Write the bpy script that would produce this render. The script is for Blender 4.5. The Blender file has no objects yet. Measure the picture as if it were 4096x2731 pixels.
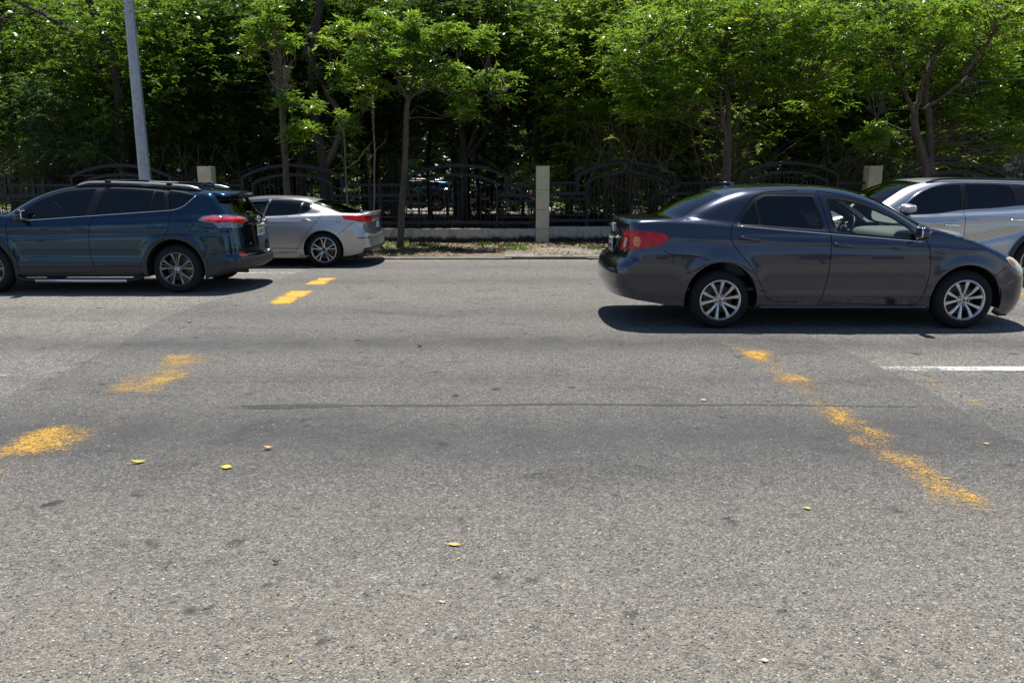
import bpy, bmesh, math, random
import numpy as np
from mathutils import Vector, Matrix
from mathutils.geometry import delaunay_2d_cdt
random.seed(7); np.random.seed(7)
SC = bpy.context.scene
COL = SC.collection
# ------------------------------------------------------------------ camera, sky, sun, exposure
cam_d = bpy.data.cameras.new('camera'); cam = bpy.data.objects.new('camera', cam_d); COL.objects.link(cam)
cam.location = (0, 0, 1.566); cam.rotation_euler = (math.radians(90 - 11.75), 0, 0)
cam_d.sensor_width = 36; cam_d.lens = 27.25; cam_d.clip_end = 2000; cam_d.clip_start = .05
SC.camera = cam
SUN_EL = math.radians(74)
W = bpy.data.worlds.new('World'); SC.world = W; W.use_nodes = True
wn = W.node_tree.nodes; wn.clear()
sky = wn.new('ShaderNodeTexSky'); sky.sky_type = 'NISHITA'; sky.sun_disc = False
sky.sun_elevation = SUN_EL; sky.sun_rotation = math.radians(0); sky.air_density = 1.0; sky.dust_density = .15; sky.ozone_density = 3.5
bgn = wn.new('ShaderNodeBackground'); bgn.inputs[1].default_value = .088
wo = wn.new('ShaderNodeOutputWorld')
W.node_tree.links.new(sky.outputs[0], bgn.inputs[0]); W.node_tree.links.new(bgn.outputs[0], wo.inputs[0])
sd = bpy.data.lights.new('sun', 'SUN'); sd.energy = 5.0; sd.angle = math.radians(.53); sd.color = (1, .965, .90)
sun = bpy.data.objects.new('sun', sd); COL.objects.link(sun)
sdir = Vector((.0, math.cos(SUN_EL), math.sin(SUN_EL)))          # towards the sun: beyond the trees, high
sun.rotation_euler = sdir.to_track_quat('Z', 'Y').to_euler(); sun.location = (0, 20, 30)
SC.view_settings.view_transform = 'Standard'; SC.view_settings.look = 'None'
SC.view_settings.exposure = .55; SC.view_settings.gamma = 1; SC.view_settings.use_curve_mapping = False
try:
    SC.cycles.max_bounces = 8; SC.cycles.transparent_max_bounces = 12; SC.cycles.caustics_reflective = False; SC.cycles.caustics_refractive = False
except Exception: pass

# ------------------------------------------------------------------ helpers
def tag(o, label=None, cat=None, group=None, kind=None):
    if label: o['label'] = label
    if cat: o['category'] = cat
    if group: o['group'] = group
    if kind: o['kind'] = kind
    return o
def thing(name, label, cat, loc=(0, 0, 0), rz=0, group=None):
    o = bpy.data.objects.new(name, None); COL.objects.link(o); o.empty_display_size = .1
    o.location = loc; o.rotation_euler = (0, 0, rz)
    return tag(o, label, cat, group)
def link(name, me, parent=None, loc=None):
    o = bpy.data.objects.new(name, me); COL.objects.link(o)
    if parent: o.parent = parent
    if loc: o.location = loc
    return o
def mesh(name, V, Fc, mats, parent=None, mi=None, smooth=False, loc=None):
    me = bpy.data.meshes.new(name); me.from_pydata([tuple(v) for v in V], [], [tuple(int(i) for i in f) for f in Fc])
    for m in (mats if isinstance(mats, (list, tuple)) else [mats]): me.materials.append(m)
    if mi is not None: me.polygons.foreach_set('material_index', list(mi))
    if smooth: me.polygons.foreach_set('use_smooth', [True]*len(me.polygons))
    me.update()
    return link(name, me, parent, loc)
def copy_tree(o, parent=None):
    c = o.copy(); COL.objects.link(c)
    if parent: c.parent = parent
    for ch in o.children: copy_tree(ch, c)
    return c
class MB:
    def __init__(s): s.V = []; s.F = []; s.M = []
    def add(s, V, F, m=0):
        n = len(s.V); s.V += [tuple(v) for v in V]; s.F += [tuple(i+n for i in f) for f in F]; s.M += [m]*len(F); return s
    def box(s, a, b, m=0, R=None, c=(0, 0, 0)):
        P = [Vector((x, y, z)) for z in (a[2], b[2]) for y in (a[1], b[1]) for x in (a[0], b[0])]
        if R: P = [R @ p for p in P]
        P = [p + Vector(c) for p in P]
        return s.add(P, [(0, 2, 3, 1), (4, 5, 7, 6), (0, 1, 5, 4), (2, 6, 7, 3), (0, 4, 6, 2), (1, 3, 7, 5)], m)
    def bbox(s, a, b, r=.004, m=0):         # bevelled box
        bm = bmesh.new(); bmesh.ops.create_cube(bm, size=1)
        for v in bm.verts: v.co = Vector([(a[i]+b[i])/2 + v.co[i]*(b[i]-a[i]) for i in range(3)])
        bmesh.ops.bevel(bm, geom=bm.edges[:], offset=r, segments=2, affect='EDGES', profile=.7)
        bm.verts.index_update()
        s.add([v.co.copy() for v in bm.verts], [[v.index for v in f.verts] for f in bm.faces], m); bm.free(); return s
    def tube(s, P, r, n=8, m=0, cap=True):
        P = [Vector(p) for p in P]; rr = r if isinstance(r, (list, tuple)) else [r]*len(P)
        V = []; F = []; prev = None
        for i, p in enumerate(P):
            t = (P[min(i+1, len(P)-1)] - P[max(i-1, 0)]).normalized()
            if prev is None: u = t.cross(Vector((0, 0, 1)) if abs(t.z) < .9 else Vector((1, 0, 0))).normalized()
            else: u = (prev - t*prev.dot(t)).normalized()
            prev = u; w = t.cross(u)
            V += [p + (u*math.cos(2*math.pi*k/n) + w*math.sin(2*math.pi*k/n))*rr[i] for k in range(n)]
        for i in range(len(P)-1):
            F += [(i*n+k, i*n+(k+1) % n, (i+1)*n+(k+1) % n, (i+1)*n+k) for k in range(n)]
        if cap: F += [tuple(range(n-1, -1, -1)), tuple((len(P)-1)*n+k for k in range(n))]
        return s.add(V, F, m)
    def lathe(s, prof, n=48, m=0, axis='y', c=(0, 0, 0), closed=False):   # prof: (r, h)
        V = []; F = []
        for (r, h) in prof:
            for k in range(n):
                a = 2*math.pi*k/n; q = (r*math.cos(a), h, r*math.sin(a)) if axis == 'y' else (r*math.cos(a), r*math.sin(a), h)
                V.append((q[0]+c[0], q[1]+c[1], q[2]+c[2]))
        N = len(prof)
        for i in range(N if closed else N-1):
            j = (i+1) % N
            for k in range(n):
                q = (i*n+k, i*n+(k+1) % n, j*n+(k+1) % n, j*n+k)
                F.append(q if axis == 'y' else q[::-1])
        return s.add(V, F, m)
    def ell(s, c, r, e=1.0, n=20, m=0, R=None, fn=None):                  # superellipsoid
        V = []; F = []; N = n//2
        sg = lambda v, p: math.copysign(abs(v)**p, v)
        for i in range(N+1):
            th = -math.pi/2 + math.pi*i/N
            for k in range(n):
                ph = 2*math.pi*k/n
                p = Vector((sg(math.cos(th), e)*sg(math.cos(ph), e)*r[0], sg(math.cos(th), e)*sg(math.sin(ph), e)*r[1], sg(math.sin(th), e)*r[2]))
                if fn: p = fn(p)
                if R: p = R @ p
                V.append(p + Vector(c))
        for i in range(N):
            F += [(i*n+k, i*n+(k+1) % n, (i+1)*n+(k+1) % n, (i+1)*n+k) for k in range(n)]
        return s.add(V, F, m)
    def build(s, name, mats, parent=None, smooth=False, loc=None):
        return mesh(name, s.V, s.F, mats, parent, s.M, smooth, loc)

def hexl(r, g, b): return (r, g, b, 1)
def pmat(name, col, rough=.5, metal=0, spec=.5, coat=0, trans=0, emis=None, back=None, crough=.03):
    m = bpy.data.materials.new(name); m.use_nodes = True; nt = m.node_tree; b = nt.nodes['Principled BSDF']
    b.inputs['Base Color'].default_value = (*col, 1); b.inputs['Roughness'].default_value = rough; b.inputs['Metallic'].default_value = metal
    b.inputs['Specular IOR Level'].default_value = spec; b.inputs['Coat Weight'].default_value = coat; b.inputs['Coat Roughness'].default_value = crough
    if back:
        g = nt.nodes.new('ShaderNodeNewGeometry'); d = nt.nodes.new('ShaderNodeBsdfDiffuse'); d.inputs[0].default_value = (*back, 1)
        mx = nt.nodes.new('ShaderNodeMixShader'); nt.links.new(g.outputs['Backfacing'], mx.inputs[0]); nt.links.new(b.outputs[0], mx.inputs[1])
        nt.links.new(d.outputs[0], mx.inputs[2]); nt.links.new(mx.outputs[0], nt.nodes['Material Output'].inputs[0])
    return m
def N(nt, t, **k):
    n = nt.nodes.new(t)
    for a, v in k.items():
        if a.startswith('i_'):
            key = a[2:]; n.inputs[int(key) if key.isdigit() else key.replace('_', ' ')].default_value = v
        else: setattr(n, a, v)
    return n
def noise(nt, vec, scale, detail=4, rough=.6, dist=0):
    n = N(nt, 'ShaderNodeTexNoise', i_Scale=scale, i_Detail=detail, i_Roughness=rough, i_Distortion=dist)
    if vec is not None: nt.links.new(vec, n.inputs['Vector'])
    return n.outputs['Fac']
def ramp(nt, fac, stops, interp='LINEAR'):
    r = N(nt, 'ShaderNodeValToRGB'); r.color_ramp.interpolation = interp
    e = r.color_ramp.elements
    while len(e) < len(stops): e.new(.5)
    for el, (p, c) in zip(e, stops): el.position = p; el.color = (*c, 1) if len(c) == 3 else c
    nt.links.new(fac, r.inputs[0]); return r.outputs[0]
def mixc(nt, fac, a, b, mode='MIX'):
    n = N(nt, 'ShaderNodeMix', data_type='RGBA', blend_type=mode)
    for i, v in ((0, fac), (6, a), (7, b)):
        if hasattr(v, 'links'): nt.links.new(v, n.inputs[i])
        else: n.inputs[i].default_value = v if i == 0 else ((*v, 1) if len(v) == 3 else v)
    return n.outputs[2]
def mth(nt, op, a, b=None, c=None, clamp=False):
    n = N(nt, 'ShaderNodeMath', operation=op, use_clamp=clamp)
    for i, v in enumerate((a, b, c)):
        if v is None: continue
        if hasattr(v, 'links'): nt.links.new(v, n.inputs[i])
        else: n.inputs[i].default_value = v
    return n.outputs[0]
def bump(nt, h, strength, dist, normal_in):
    b = N(nt, 'ShaderNodeBump', i_Strength=strength, i_Distance=dist); nt.links.new(h, b.inputs['Height']); nt.links.new(b.outputs[0], normal_in); return b

# ------------------------------------------------------------------ car materials
def paint(name, col, metal=.7, rough=.38, dirt=.25):
    m = bpy.data.materials.new(name); m.use_nodes = True; nt = m.node_tree; b = nt.nodes['Principled BSDF']
    tc = N(nt, 'ShaderNodeTexCoord').outputs['Object']
    n1 = noise(nt, tc, 3.0, 6, .65); sep = N(nt, 'ShaderNodeSeparateXYZ'); nt.links.new(tc, sep.inputs[0])
    low = mth(nt, 'MULTIPLY_ADD', sep.outputs[2], -1.6, 1.15, clamp=True)          # road film, thicker near the sills
    d = mth(nt, 'MULTIPLY', mth(nt, 'MULTIPLY', low, n1), dirt*2, clamp=True)
    c = mixc(nt, d, col, (.16, .14, .12)); nt.links.new(c, b.inputs['Base Color'])
    fl = N(nt, 'ShaderNodeTexVoronoi', i_Scale=2500.0); nt.links.new(tc, fl.inputs['Vector'])
    b.inputs['Metallic'].default_value = metal; b.inputs['Specular IOR Level'].default_value = .12
    nt.links.new(mth(nt, 'MULTIPLY_ADD', d, .4, rough), b.inputs['Roughness'])
    b.inputs['Coat Weight'].default_value = 1.0
    nt.links.new(mth(nt, 'MULTIPLY_ADD', n1, .03, mth(nt, 'MULTIPLY_ADD', d, .35, .0)), b.inputs['Coat Roughness'])
    g = N(nt, 'ShaderNodeNewGeometry'); df = N(nt, 'ShaderNodeBsdfDiffuse'); df.inputs[0].default_value = (.13, .125, .115, 1)
    mx = N(nt, 'ShaderNodeMixShader'); nt.links.new(g.outputs['Backfacing'], mx.inputs[0]); nt.links.new(b.outputs[0], mx.inputs[1])
    nt.links.new(df.outputs[0], mx.inputs[2]); nt.links.new(mx.outputs[0], nt.nodes['Material Output'].inputs[0])
    return m
def glass(name, tint, refl_rough=.0, transp=1.0):
    m = bpy.data.materials.new(name); m.use_nodes = True; nt = m.node_tree; nt.nodes.remove(nt.nodes['Principled BSDF'])
    t = N(nt, 'ShaderNodeBsdfTransparent'); t.inputs[0].default_value = (*tint, 1)
    g = N(nt, 'ShaderNodeBsdfGlossy', i_Roughness=refl_rough); g.inputs[0].default_value = (1, 1, 1, 1)
    f = N(nt, 'ShaderNodeFresnel', i_IOR=1.52)
    mx = N(nt, 'ShaderNodeMixShader'); nt.links.new(mth(nt, 'MULTIPLY_ADD', f.outputs[0], 1.0, .0), mx.inputs[0]); nt.links.new(t.outputs[0], mx.inputs[1]); nt.links.new(g.outputs[0], mx.inputs[2])
    nt.links.new(mx.outputs[0], nt.nodes['Material Output'].inputs[0]); return m
M = {}
M['grey'] = paint('paint_grey', (.046, .052, .074), .9, .22, .06)
M['teal'] = paint('paint_teal', (.002, .028, .056), .9, .22, .04)
M['silver'] = paint('paint_silver', (.50, .49, .47), .75, .36, .3)
M['silver2'] = paint('paint_pale_silver', (.44, .45, .47), .75, .34, .25)
M['dkpaint'] = paint('paint_dark_green', (.01, .02, .016), .4, .35, .2)
M['blpaint'] = paint('paint_light_blue', (.2, .42, .6), .2, .35, .2)
M['black'] = pmat('black_plastic', (.009, .009, .010), .42, spec=.35)
M['gloss'] = pmat('gloss_black', (.006, .006, .007), .12, coat=.5)
M['clad'] = pmat('grey_cladding', (.03, .03, .032), .55)
M['rubber'] = pmat('tyre_rubber', (.013, .013, .014), .75, spec=.25)
M['chrome'] = pmat('chrome', (.75, .76, .78), .12, 1)
M['alloy'] = pmat('alloy_silver', (.60, .59, .57), .32, .85)
M['alloyd'] = pmat('alloy_graphite', (.19, .19, .20), .3, .85)
M['alloyb'] = pmat('alloy_black', (.02, .02, .022), .35, .3)
M['iron'] = pmat('brake_iron', (.12, .10, .09), .5, .6)
M['under'] = pmat('underbody', (.01, .01, .01), .9)
M['tint'] = glass('tinted_glass', (.018, .022, .03))
M['mid'] = glass('smoked_glass', (.10, .13, .15))
M['clear'] = glass('clear_glass', (.80, .88, .85))
M['red'] = pmat('lamp_red', (.55, .004, .008), .12, spec=.5)
M['redd'] = pmat('lamp_dark_red', (.16, .004, .006), .2, coat=1)
M['pink'] = pmat('lamp_pale_red', (.48, .05, .07), .1, coat=1)
M['amber'] = pmat('lamp_amber', (.75, .18, .01), .15, coat=1)
M['lampw'] = pmat('lamp_clear', (.55, .54, .50), .12, .3, coat=1)
M['lampg'] = pmat('lamp_grey', (.20, .21, .23), .12, .6, coat=1)
M['cream'] = pmat('lamp_hazed', (.62, .60, .45), .3, coat=.6)
M['beige'] = pmat('interior_beige', (.34, .32, .27), .8)
M['seat'] = pmat('seat_fabric', (.16, .155, .14), .9)
M['dash'] = pmat('dashboard_grey', (.12, .13, .125), .6)
M['platew'] = pmat('plate_white', (.62, .65, .62), .4)
M['plateg'] = pmat('plate_olive', (.30, .33, .12), .4)
M['ink'] = pmat('ink_dark', (.015, .02, .03), .4)
M['redink'] = pmat('ink_red', (.5, .03, .03), .4)

def lampify(m, dark, sc=(30, 30, 70)):
    nt = m.node_tree; b = nt.nodes['Principled BSDF']; tc = N(nt, 'ShaderNodeTexCoord').outputs['Object']; mp = N(nt, 'ShaderNodeMapping'); mp.inputs['Scale'].default_value = sc; nt.links.new(tc, mp.inputs[0])
    v = N(nt, 'ShaderNodeTexVoronoi', i_Scale=1.0, feature='F1'); nt.links.new(mp.outputs[0], v.inputs['Vector']); n1 = noise(nt, tc, 9, 3, .5); col = tuple(b.inputs['Base Color'].default_value)[:3]
    f = mth(nt, 'ADD', mth(nt, 'MULTIPLY', v.outputs['Distance'], .5), mth(nt, 'MULTIPLY', mth(nt, 'SUBTRACT', n1, .48), 1.8), clamp=True)
    nt.links.new(mixc(nt, f, tuple(min(1, c*1.25) for c in col), dark), b.inputs['Base Color']); bump(nt, v.outputs['Distance'], .35, .004, b.inputs['Normal'])
lampify(M['red'], (.10, .002, .004)); lampify(M['pink'], (.20, .01, .015)); lampify(M['amber'], (.35, .06, .0)); lampify(M['lampg'], (.06, .06, .07)); lampify(M['lampw'], (.25, .25, .25)); lampify(M['cream'], (.4, .38, .3))
# ------------------------------------------------------------------ car body engine
# a body is one smooth solid (lower body + cabin) given by F(x,y,z) = 0; every panel, pane and lamp is cut out of it
def pch(pts):
    X = np.array([p[0] for p in pts], float); Y = np.array([p[1] for p in pts], float)
    h = np.diff(X); d = np.diff(Y)/h; m = np.zeros(len(X)); m[0] = d[0]; m[-1] = d[-1]
    for i in range(1, len(X)-1):
        if d[i-1]*d[i] > 0:
            w1 = 2*h[i]+h[i-1]; w2 = h[i]+2*h[i-1]; m[i] = (w1+w2)/(w1/d[i-1]+w2/d[i])
    def f(x):
        x = np.asarray(x, float); xc = np.clip(x, X[0], X[-1]); i = np.clip(np.searchsorted(X, xc)-1, 0, len(X)-2)
        t = (xc-X[i])/h[i]; t2 = t*t; t3 = t2*t
        v = (2*t3-3*t2+1)*Y[i]+(t3-2*t2+t)*h[i]*m[i]+(-2*t3+3*t2)*Y[i+1]+(t3-t2)*h[i]*m[i+1]
        return v + np.where(x < X[0], (x-X[0])*m[0], 0) + np.where(x > X[-1], (x-X[-1])*m[-1], 0)
    return f
def smax(a, b, k): h = np.clip(.5+.5*(a-b)/k, 0, 1); return b+(a-b)*h+k*h*(1-h)
def smin(a, b, k): return -smax(-a, -b, k)
def inpoly(P, poly):
    x, y = P[:, 0], P[:, 1]; r = np.zeros(len(P), bool); A = np.asarray(poly); B = np.roll(A, -1, 0)
    for (x1, y1), (x2, y2) in zip(A, B):
        c = (y1 > y) != (y2 > y)
        if y2 != y1: r ^= c & (x < (x2-x1)*(y-y1)/(y2-y1)+x1)
    return r
def dist_line(P, L):
    d = np.full(len(P), 9.)
    for a, b in zip(L[:-1], L[1:]):
        a = np.asarray(a); e = np.asarray(b)-a; n = e@e
        if n < 1e-12: continue
        t = np.clip(((P-a)@e)/n, 0, 1); d = np.minimum(d, np.hypot(*(P-a-t[:, None]*e).T))
    return d
def smooth(pts, closed=True, step=.03, ang=38):
    P = [np.array(p[:2], float) for p in pts]; n = len(P); out = []
    def corner(i):
        if not closed and i in (0, n-1): return True
        a = P[i]-P[i-1]; b = P[(i+1) % n]-P[i]
        c = a@b/(np.linalg.norm(a)*np.linalg.norm(b)+1e-12); return math.degrees(math.acos(max(-1, min(1, c)))) > ang
    cr = [corner(i) for i in range(n)]
    for i in range(n if closed else n-1):
        p1 = P[i]; p2 = P[(i+1) % n]
        p0 = P[i-1] if not cr[i] else 2*p1-p2
        p3 = P[(i+2) % n] if not cr[(i+1) % n] else 2*p2-p1
        L = np.linalg.norm(p2-p1); k = max(1, int(math.ceil(L/step)))
        for j in range(k):
            t = j/k
            out.append(.5*((2*p1)+(-p0+p2)*t+(2*p0-5*p1+4*p2-p3)*t*t+(-p0+3*p1-3*p2+p3)*t**3))
    if not closed: out.append(P[-1])
    return [tuple(o) for o in out]

GAP = .0036
class Body:
    def __init__(s, D):
        s.D = D; g = lambda k, d=None: D.get(k, d)
        s.TL = pch(D['top']); s.Rf = pch(D['roof']); s.Wx = pch(D['plan']); s.se = pch(D['sect']); s.Xr = pch(D['rear']); s.Xf = pch(D['front'])
        s.gw = pch(D['cab_plan']); s.rg = pch(D['rear_cab']) if 'rear_cab' in D else None
        s.ycr = pch(D['yc_rear']); s.ycf = pch(D['yc_front'])
        s.wb = D['wb']; s.zw = D['zw']; s.arch = D['arch']
        s.gap = [smooth(l, False, .03) for l in g('gaps', [])]
        s.crease = [(pch(c[0]), c[1], c[2], c[3], c[4]) for c in g('creases', [])]
        s.pieces = {}
    def F(s, x, y, z):
        D = s.D; ay = np.abs(y)
        w = s.Wx(x)+s.se(z)
        for (cx, (a, b)) in ((0, s.arch[0]), (s.wb, s.arch[1])):
            r = np.hypot((x-cx)/a, (z-s.zw)/b)-1.0
            w = w+D.get('flare', .012)*np.exp(-(np.maximum(r, 0)/.22)**2)*np.clip((z-.1)/.1, 0, 1)
        for (f, amp, sg, x0, x1) in s.crease:
            m = np.clip((x-x0)/.25, 0, 1)*np.clip((x1-x)/.25, 0, 1)
            w = w+amp*np.exp(-((z-f(x))/sg)**2)*m
        side = ay-w; q = ay/.88
        top = z-(s.TL(x)-D.get('crown', .03)*q**2)
        re = s.Xr(z)+D['bow_rear']*q**2.6-x; fr = x-(s.Xf(z)-D['bow_front']*q**2.4)
        lo = smax(smax(side, np.maximum(re, fr), D.get('kc', .16)), top, D.get('kt', .06))
        xm = D.get('xmid', .9); sg = np.tanh((x-xm)/.5)
        if s.rg is not None: sg = np.maximum(sg, 0)
        xx = x+D.get('bow_cab', .35)*ay**2*sg
        sd = ay-(s.gw(x)-D.get('tumble', .45)*(z-D['belt'])-D.get('tumble2', .25)*np.maximum(z-D['belt']-.15, 0)**2)
        tg = z-(s.Rf(xx)-D.get('crown_roof', .05)*(ay/.6)**2)
        ca = smax(smax(sd, tg, D.get('kg', .11)), D.get('cabz', D['belt']-.2)-z, .02)
        if s.rg is not None: ca = smax(ca, s.rg(z)+D['bow_rear']*.8*q**2.2-x, .07)
        return smin(lo, ca, D.get('ku', .035))
    def bis(s, f, a, b, n):
        a = np.full(n, a, float) if np.isscalar(a) else a.astype(float).copy(); b = np.full(n, b, float) if np.isscalar(b) else b.astype(float).copy()
        for _ in range(24):
            m = .5*(a+b); i = f(m) < 0; a = np.where(i, m, a); b = np.where(i, b, m)
        return .5*(a+b)
    def rY(s, x, z): return s.bis(lambda y: s.F(x, y, z), .02, 1.3, len(x))
    def rZ(s, x, y): return s.bis(lambda z: s.F(x, y, z), .5, 2.2, len(x))
    def rXr(s, y, z): return s.bis(lambda x: s.F(x, y, z), .25, -2., len(y))
    def rXf(s, y, z): return s.bis(lambda x: s.F(x, y, z), s.wb-.35, s.wb+2., len(y))
    # chart: 2D point -> 3D point, with panel gaps pressed in
    def lift(s, ch, P, gaps=None):
        u, v = P[:, 0], P[:, 1]
        if ch == 'side': h = s.rY(u, v)
        elif ch == 'top': h = s.rZ(u, v)
        elif ch == 'rear': h = s.rXr(u, v)
        else: h = s.rXf(u, v)
        return h
    def to3(s, ch, P, h):
        u, v = P[:, 0], P[:, 1]
        return {'side': np.stack([u, h, v], 1), 'top': np.stack([u, v, h], 1), 'rear': np.stack([h, u, v], 1), 'front': np.stack([h, u, v], 1)}[ch]
    def normals(s, ch, P, gaps):
        e = .0015; E = np.array
        hu = (s.lift(ch, P+[e, 0], gaps)-s.lift(ch, P-[e, 0], gaps))/(2*e)
        hv = (s.lift(ch, P+[0, e], gaps)-s.lift(ch, P-[0, e], gaps))/(2*e)
        hu = np.clip(hu, -6, 6); hv = np.clip(hv, -6, 6); o = np.ones(len(P))
        n = {'side': np.stack([-hu, o, -hv], 1), 'top': np.stack([-hu, -hv, o], 1), 'rear': np.stack([-o, hu, hv], 1), 'front': np.stack([o, -hu, -hv], 1)}[ch]
        return n/np.linalg.norm(n, axis=1)[:, None]
    def chart(s, ch, dom, regions, gaps, h=.035, lip=.018):
        # regions: (piece, material, polygon or None, offset); later ones win
        lines = [(list(dom), True)]
        for r in regions:
            if r[2] is not None: lines.append((list(r[2]), True))
        for L in gaps:
            lines.append((L, False)); A = np.array(L); T = np.gradient(A, axis=0); T /= np.linalg.norm(T, axis=1)[:, None]+1e-9
            nn = np.stack([-T[:, 1], T[:, 0]], 1)*GAP
            lines.append(([tuple(p) for p in A+nn], False)); lines.append(([tuple(p) for p in A-nn], False))
        V = []; Ed = []
        for L, c in lines:
            n = len(V); V += L; k = len(L); Ed += [(n+i, n+(i+1) % k) for i in range(k if c else k-1)]
        D_ = np.array(dom); lo = D_.min(0); hi = D_.max(0)
        gx, gy = np.meshgrid(np.arange(lo[0], hi[0], h), np.arange(lo[1], hi[1], h*.8)); G = np.stack([gx.ravel(), gy.ravel()], 1)
        G[:, 0] += (np.round((G[:, 1]-lo[1])/(h*.8)).astype(int) % 2)*h*.5
        G = G[inpoly(G, dom)]; keep = np.ones(len(G), bool)
        for L, c in lines: keep &= dist_line(G, L+[L[0]] if c else L) > h*.33
        G = G[keep]
        R = delaunay_2d_cdt([Vector(p) for p in V]+[Vector(p) for p in G], Ed, [], 0, 1e-5)
        P = np.array([tuple(v) for v in R[0]]); T = np.array(R[2]); c = P[T].mean(1)
        ar = np.abs(np.cross(P[T[:, 1]]-P[T[:, 0]], P[T[:, 2]]-P[T[:, 0]])); ok = inpoly(c, dom) & (ar > 1e-9); T = T[ok]; c = c[ok]
        lab = np.zeros(len(T), int)-1
        for i, r in enumerate(regions):
            if r[2] is None: lab[:] = i
            else: lab[inpoly(c, r[2])] = i
        if gaps:
            d = np.full(len(c), 9.)
            for L in gaps: d = np.minimum(d, dist_line(c, L))
            regions = list(regions)+[('panel_gap', 'under', None, -.012)]; lab[d < GAP*.8] = len(regions)-1
        H = s.lift(ch, P, gaps); Nn = s.normals(ch, P, gaps); X = s.to3(ch, P, H)
        for i, r in enumerate(regions):
            if r[0] is None: continue
            t = T[lab == i]
            if not len(t): continue
            lip_ = 0 if r[0] == 'panel_gap' else lip
            used, inv = np.unique(t, return_inverse=True); t = inv.reshape(t.shape)
            x = X[used]+Nn[used]*r[3]; nn = Nn[used]
            # orientation
            fn = np.cross(x[t[:, 1]]-x[t[:, 0]], x[t[:, 2]]-x[t[:, 0]]); fl = (fn*nn[t].mean(1)).sum(1) < 0
            t[fl] = t[fl][:, [0, 2, 1]]
            # lip
            e = np.concatenate([t[:, [0, 1]], t[:, [1, 2]], t[:, [2, 0]]]); es = set(map(tuple, e)); be = [(a, b) for a, b in es if (b, a) not in es]
            lv = []; lf = []; ln = []; base = len(x)
            for a, b in (be if lip_ else []):
                d1 = x[a]-nn[a]*lip; d2 = x[b]-nn[b]*lip
                q = np.cross(x[b]-x[a], -nn[a]); q = -q/(np.linalg.norm(q)+1e-9)
                lv += [x[a], x[b], d2, d1]; ln += [q]*4; lf.append((base, base+3, base+2, base+1)); base += 4
            allv = np.concatenate([x, np.array(lv)]) if lv else x; alln = np.concatenate([nn, np.array(ln)]) if lv else nn
            s.pieces.setdefault((r[0], ch), []).append((allv, [tuple(q) for q in t]+lf, alln, r[1]))
    def mirror_poly(s, L): return [(-a, b) for a, b in L]
def emit(parts, name, parent, mirror=False):
    V = []; F = []; Nn = []; mi = []; mats = []
    for (v, f, n, m) in parts:
        o = len(V); V += [tuple(p) for p in v]; F += [tuple(int(k)+o for k in q) for q in f]; Nn += [tuple(p) for p in n]
        if M[m] not in mats: mats.append(M[m])
        mi += [mats.index(M[m])]*len(f)
    if mirror:
        V = [(a, -b, c) for a, b, c in V]; Nn = [(a, -b, c) for a, b, c in Nn]; F = [q[::-1] for q in F]
    o = mesh(name, V, F, mats, parent, mi, True)
    o.data.normals_split_custom_set_from_vertices(Nn)
    return o

def band(yt, xa, ba, xb, bb, ins, n=14):     # region of the top chart between two bowed cross lines
    f = lambda x0, b, y: x0-b*y*y
    def edge(x0, b):
        y = .5
        for _ in range(20): y = float(yt(f(x0, b, y)))-ins
        return y
    ya, yb = edge(xa, ba), edge(xb, bb); P = []
    for i in range(n+1): y = ya-2*ya*i/n; P.append((f(xa, ba, y), y))
    x0, x1 = f(xa, ba, ya), f(xb, bb, yb)
    for i in range(1, n): x = x0+(x1-x0)*i/n; P.append((x, -(float(yt(x))-ins)))
    for i in range(n+1): y = -yb+2*yb*i/n; P.append((f(xb, bb, y), y))
    for i in range(1, n): x = x1+(x0-x1)*i/n; P.append((x, float(yt(x))-ins))
    return P

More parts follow.
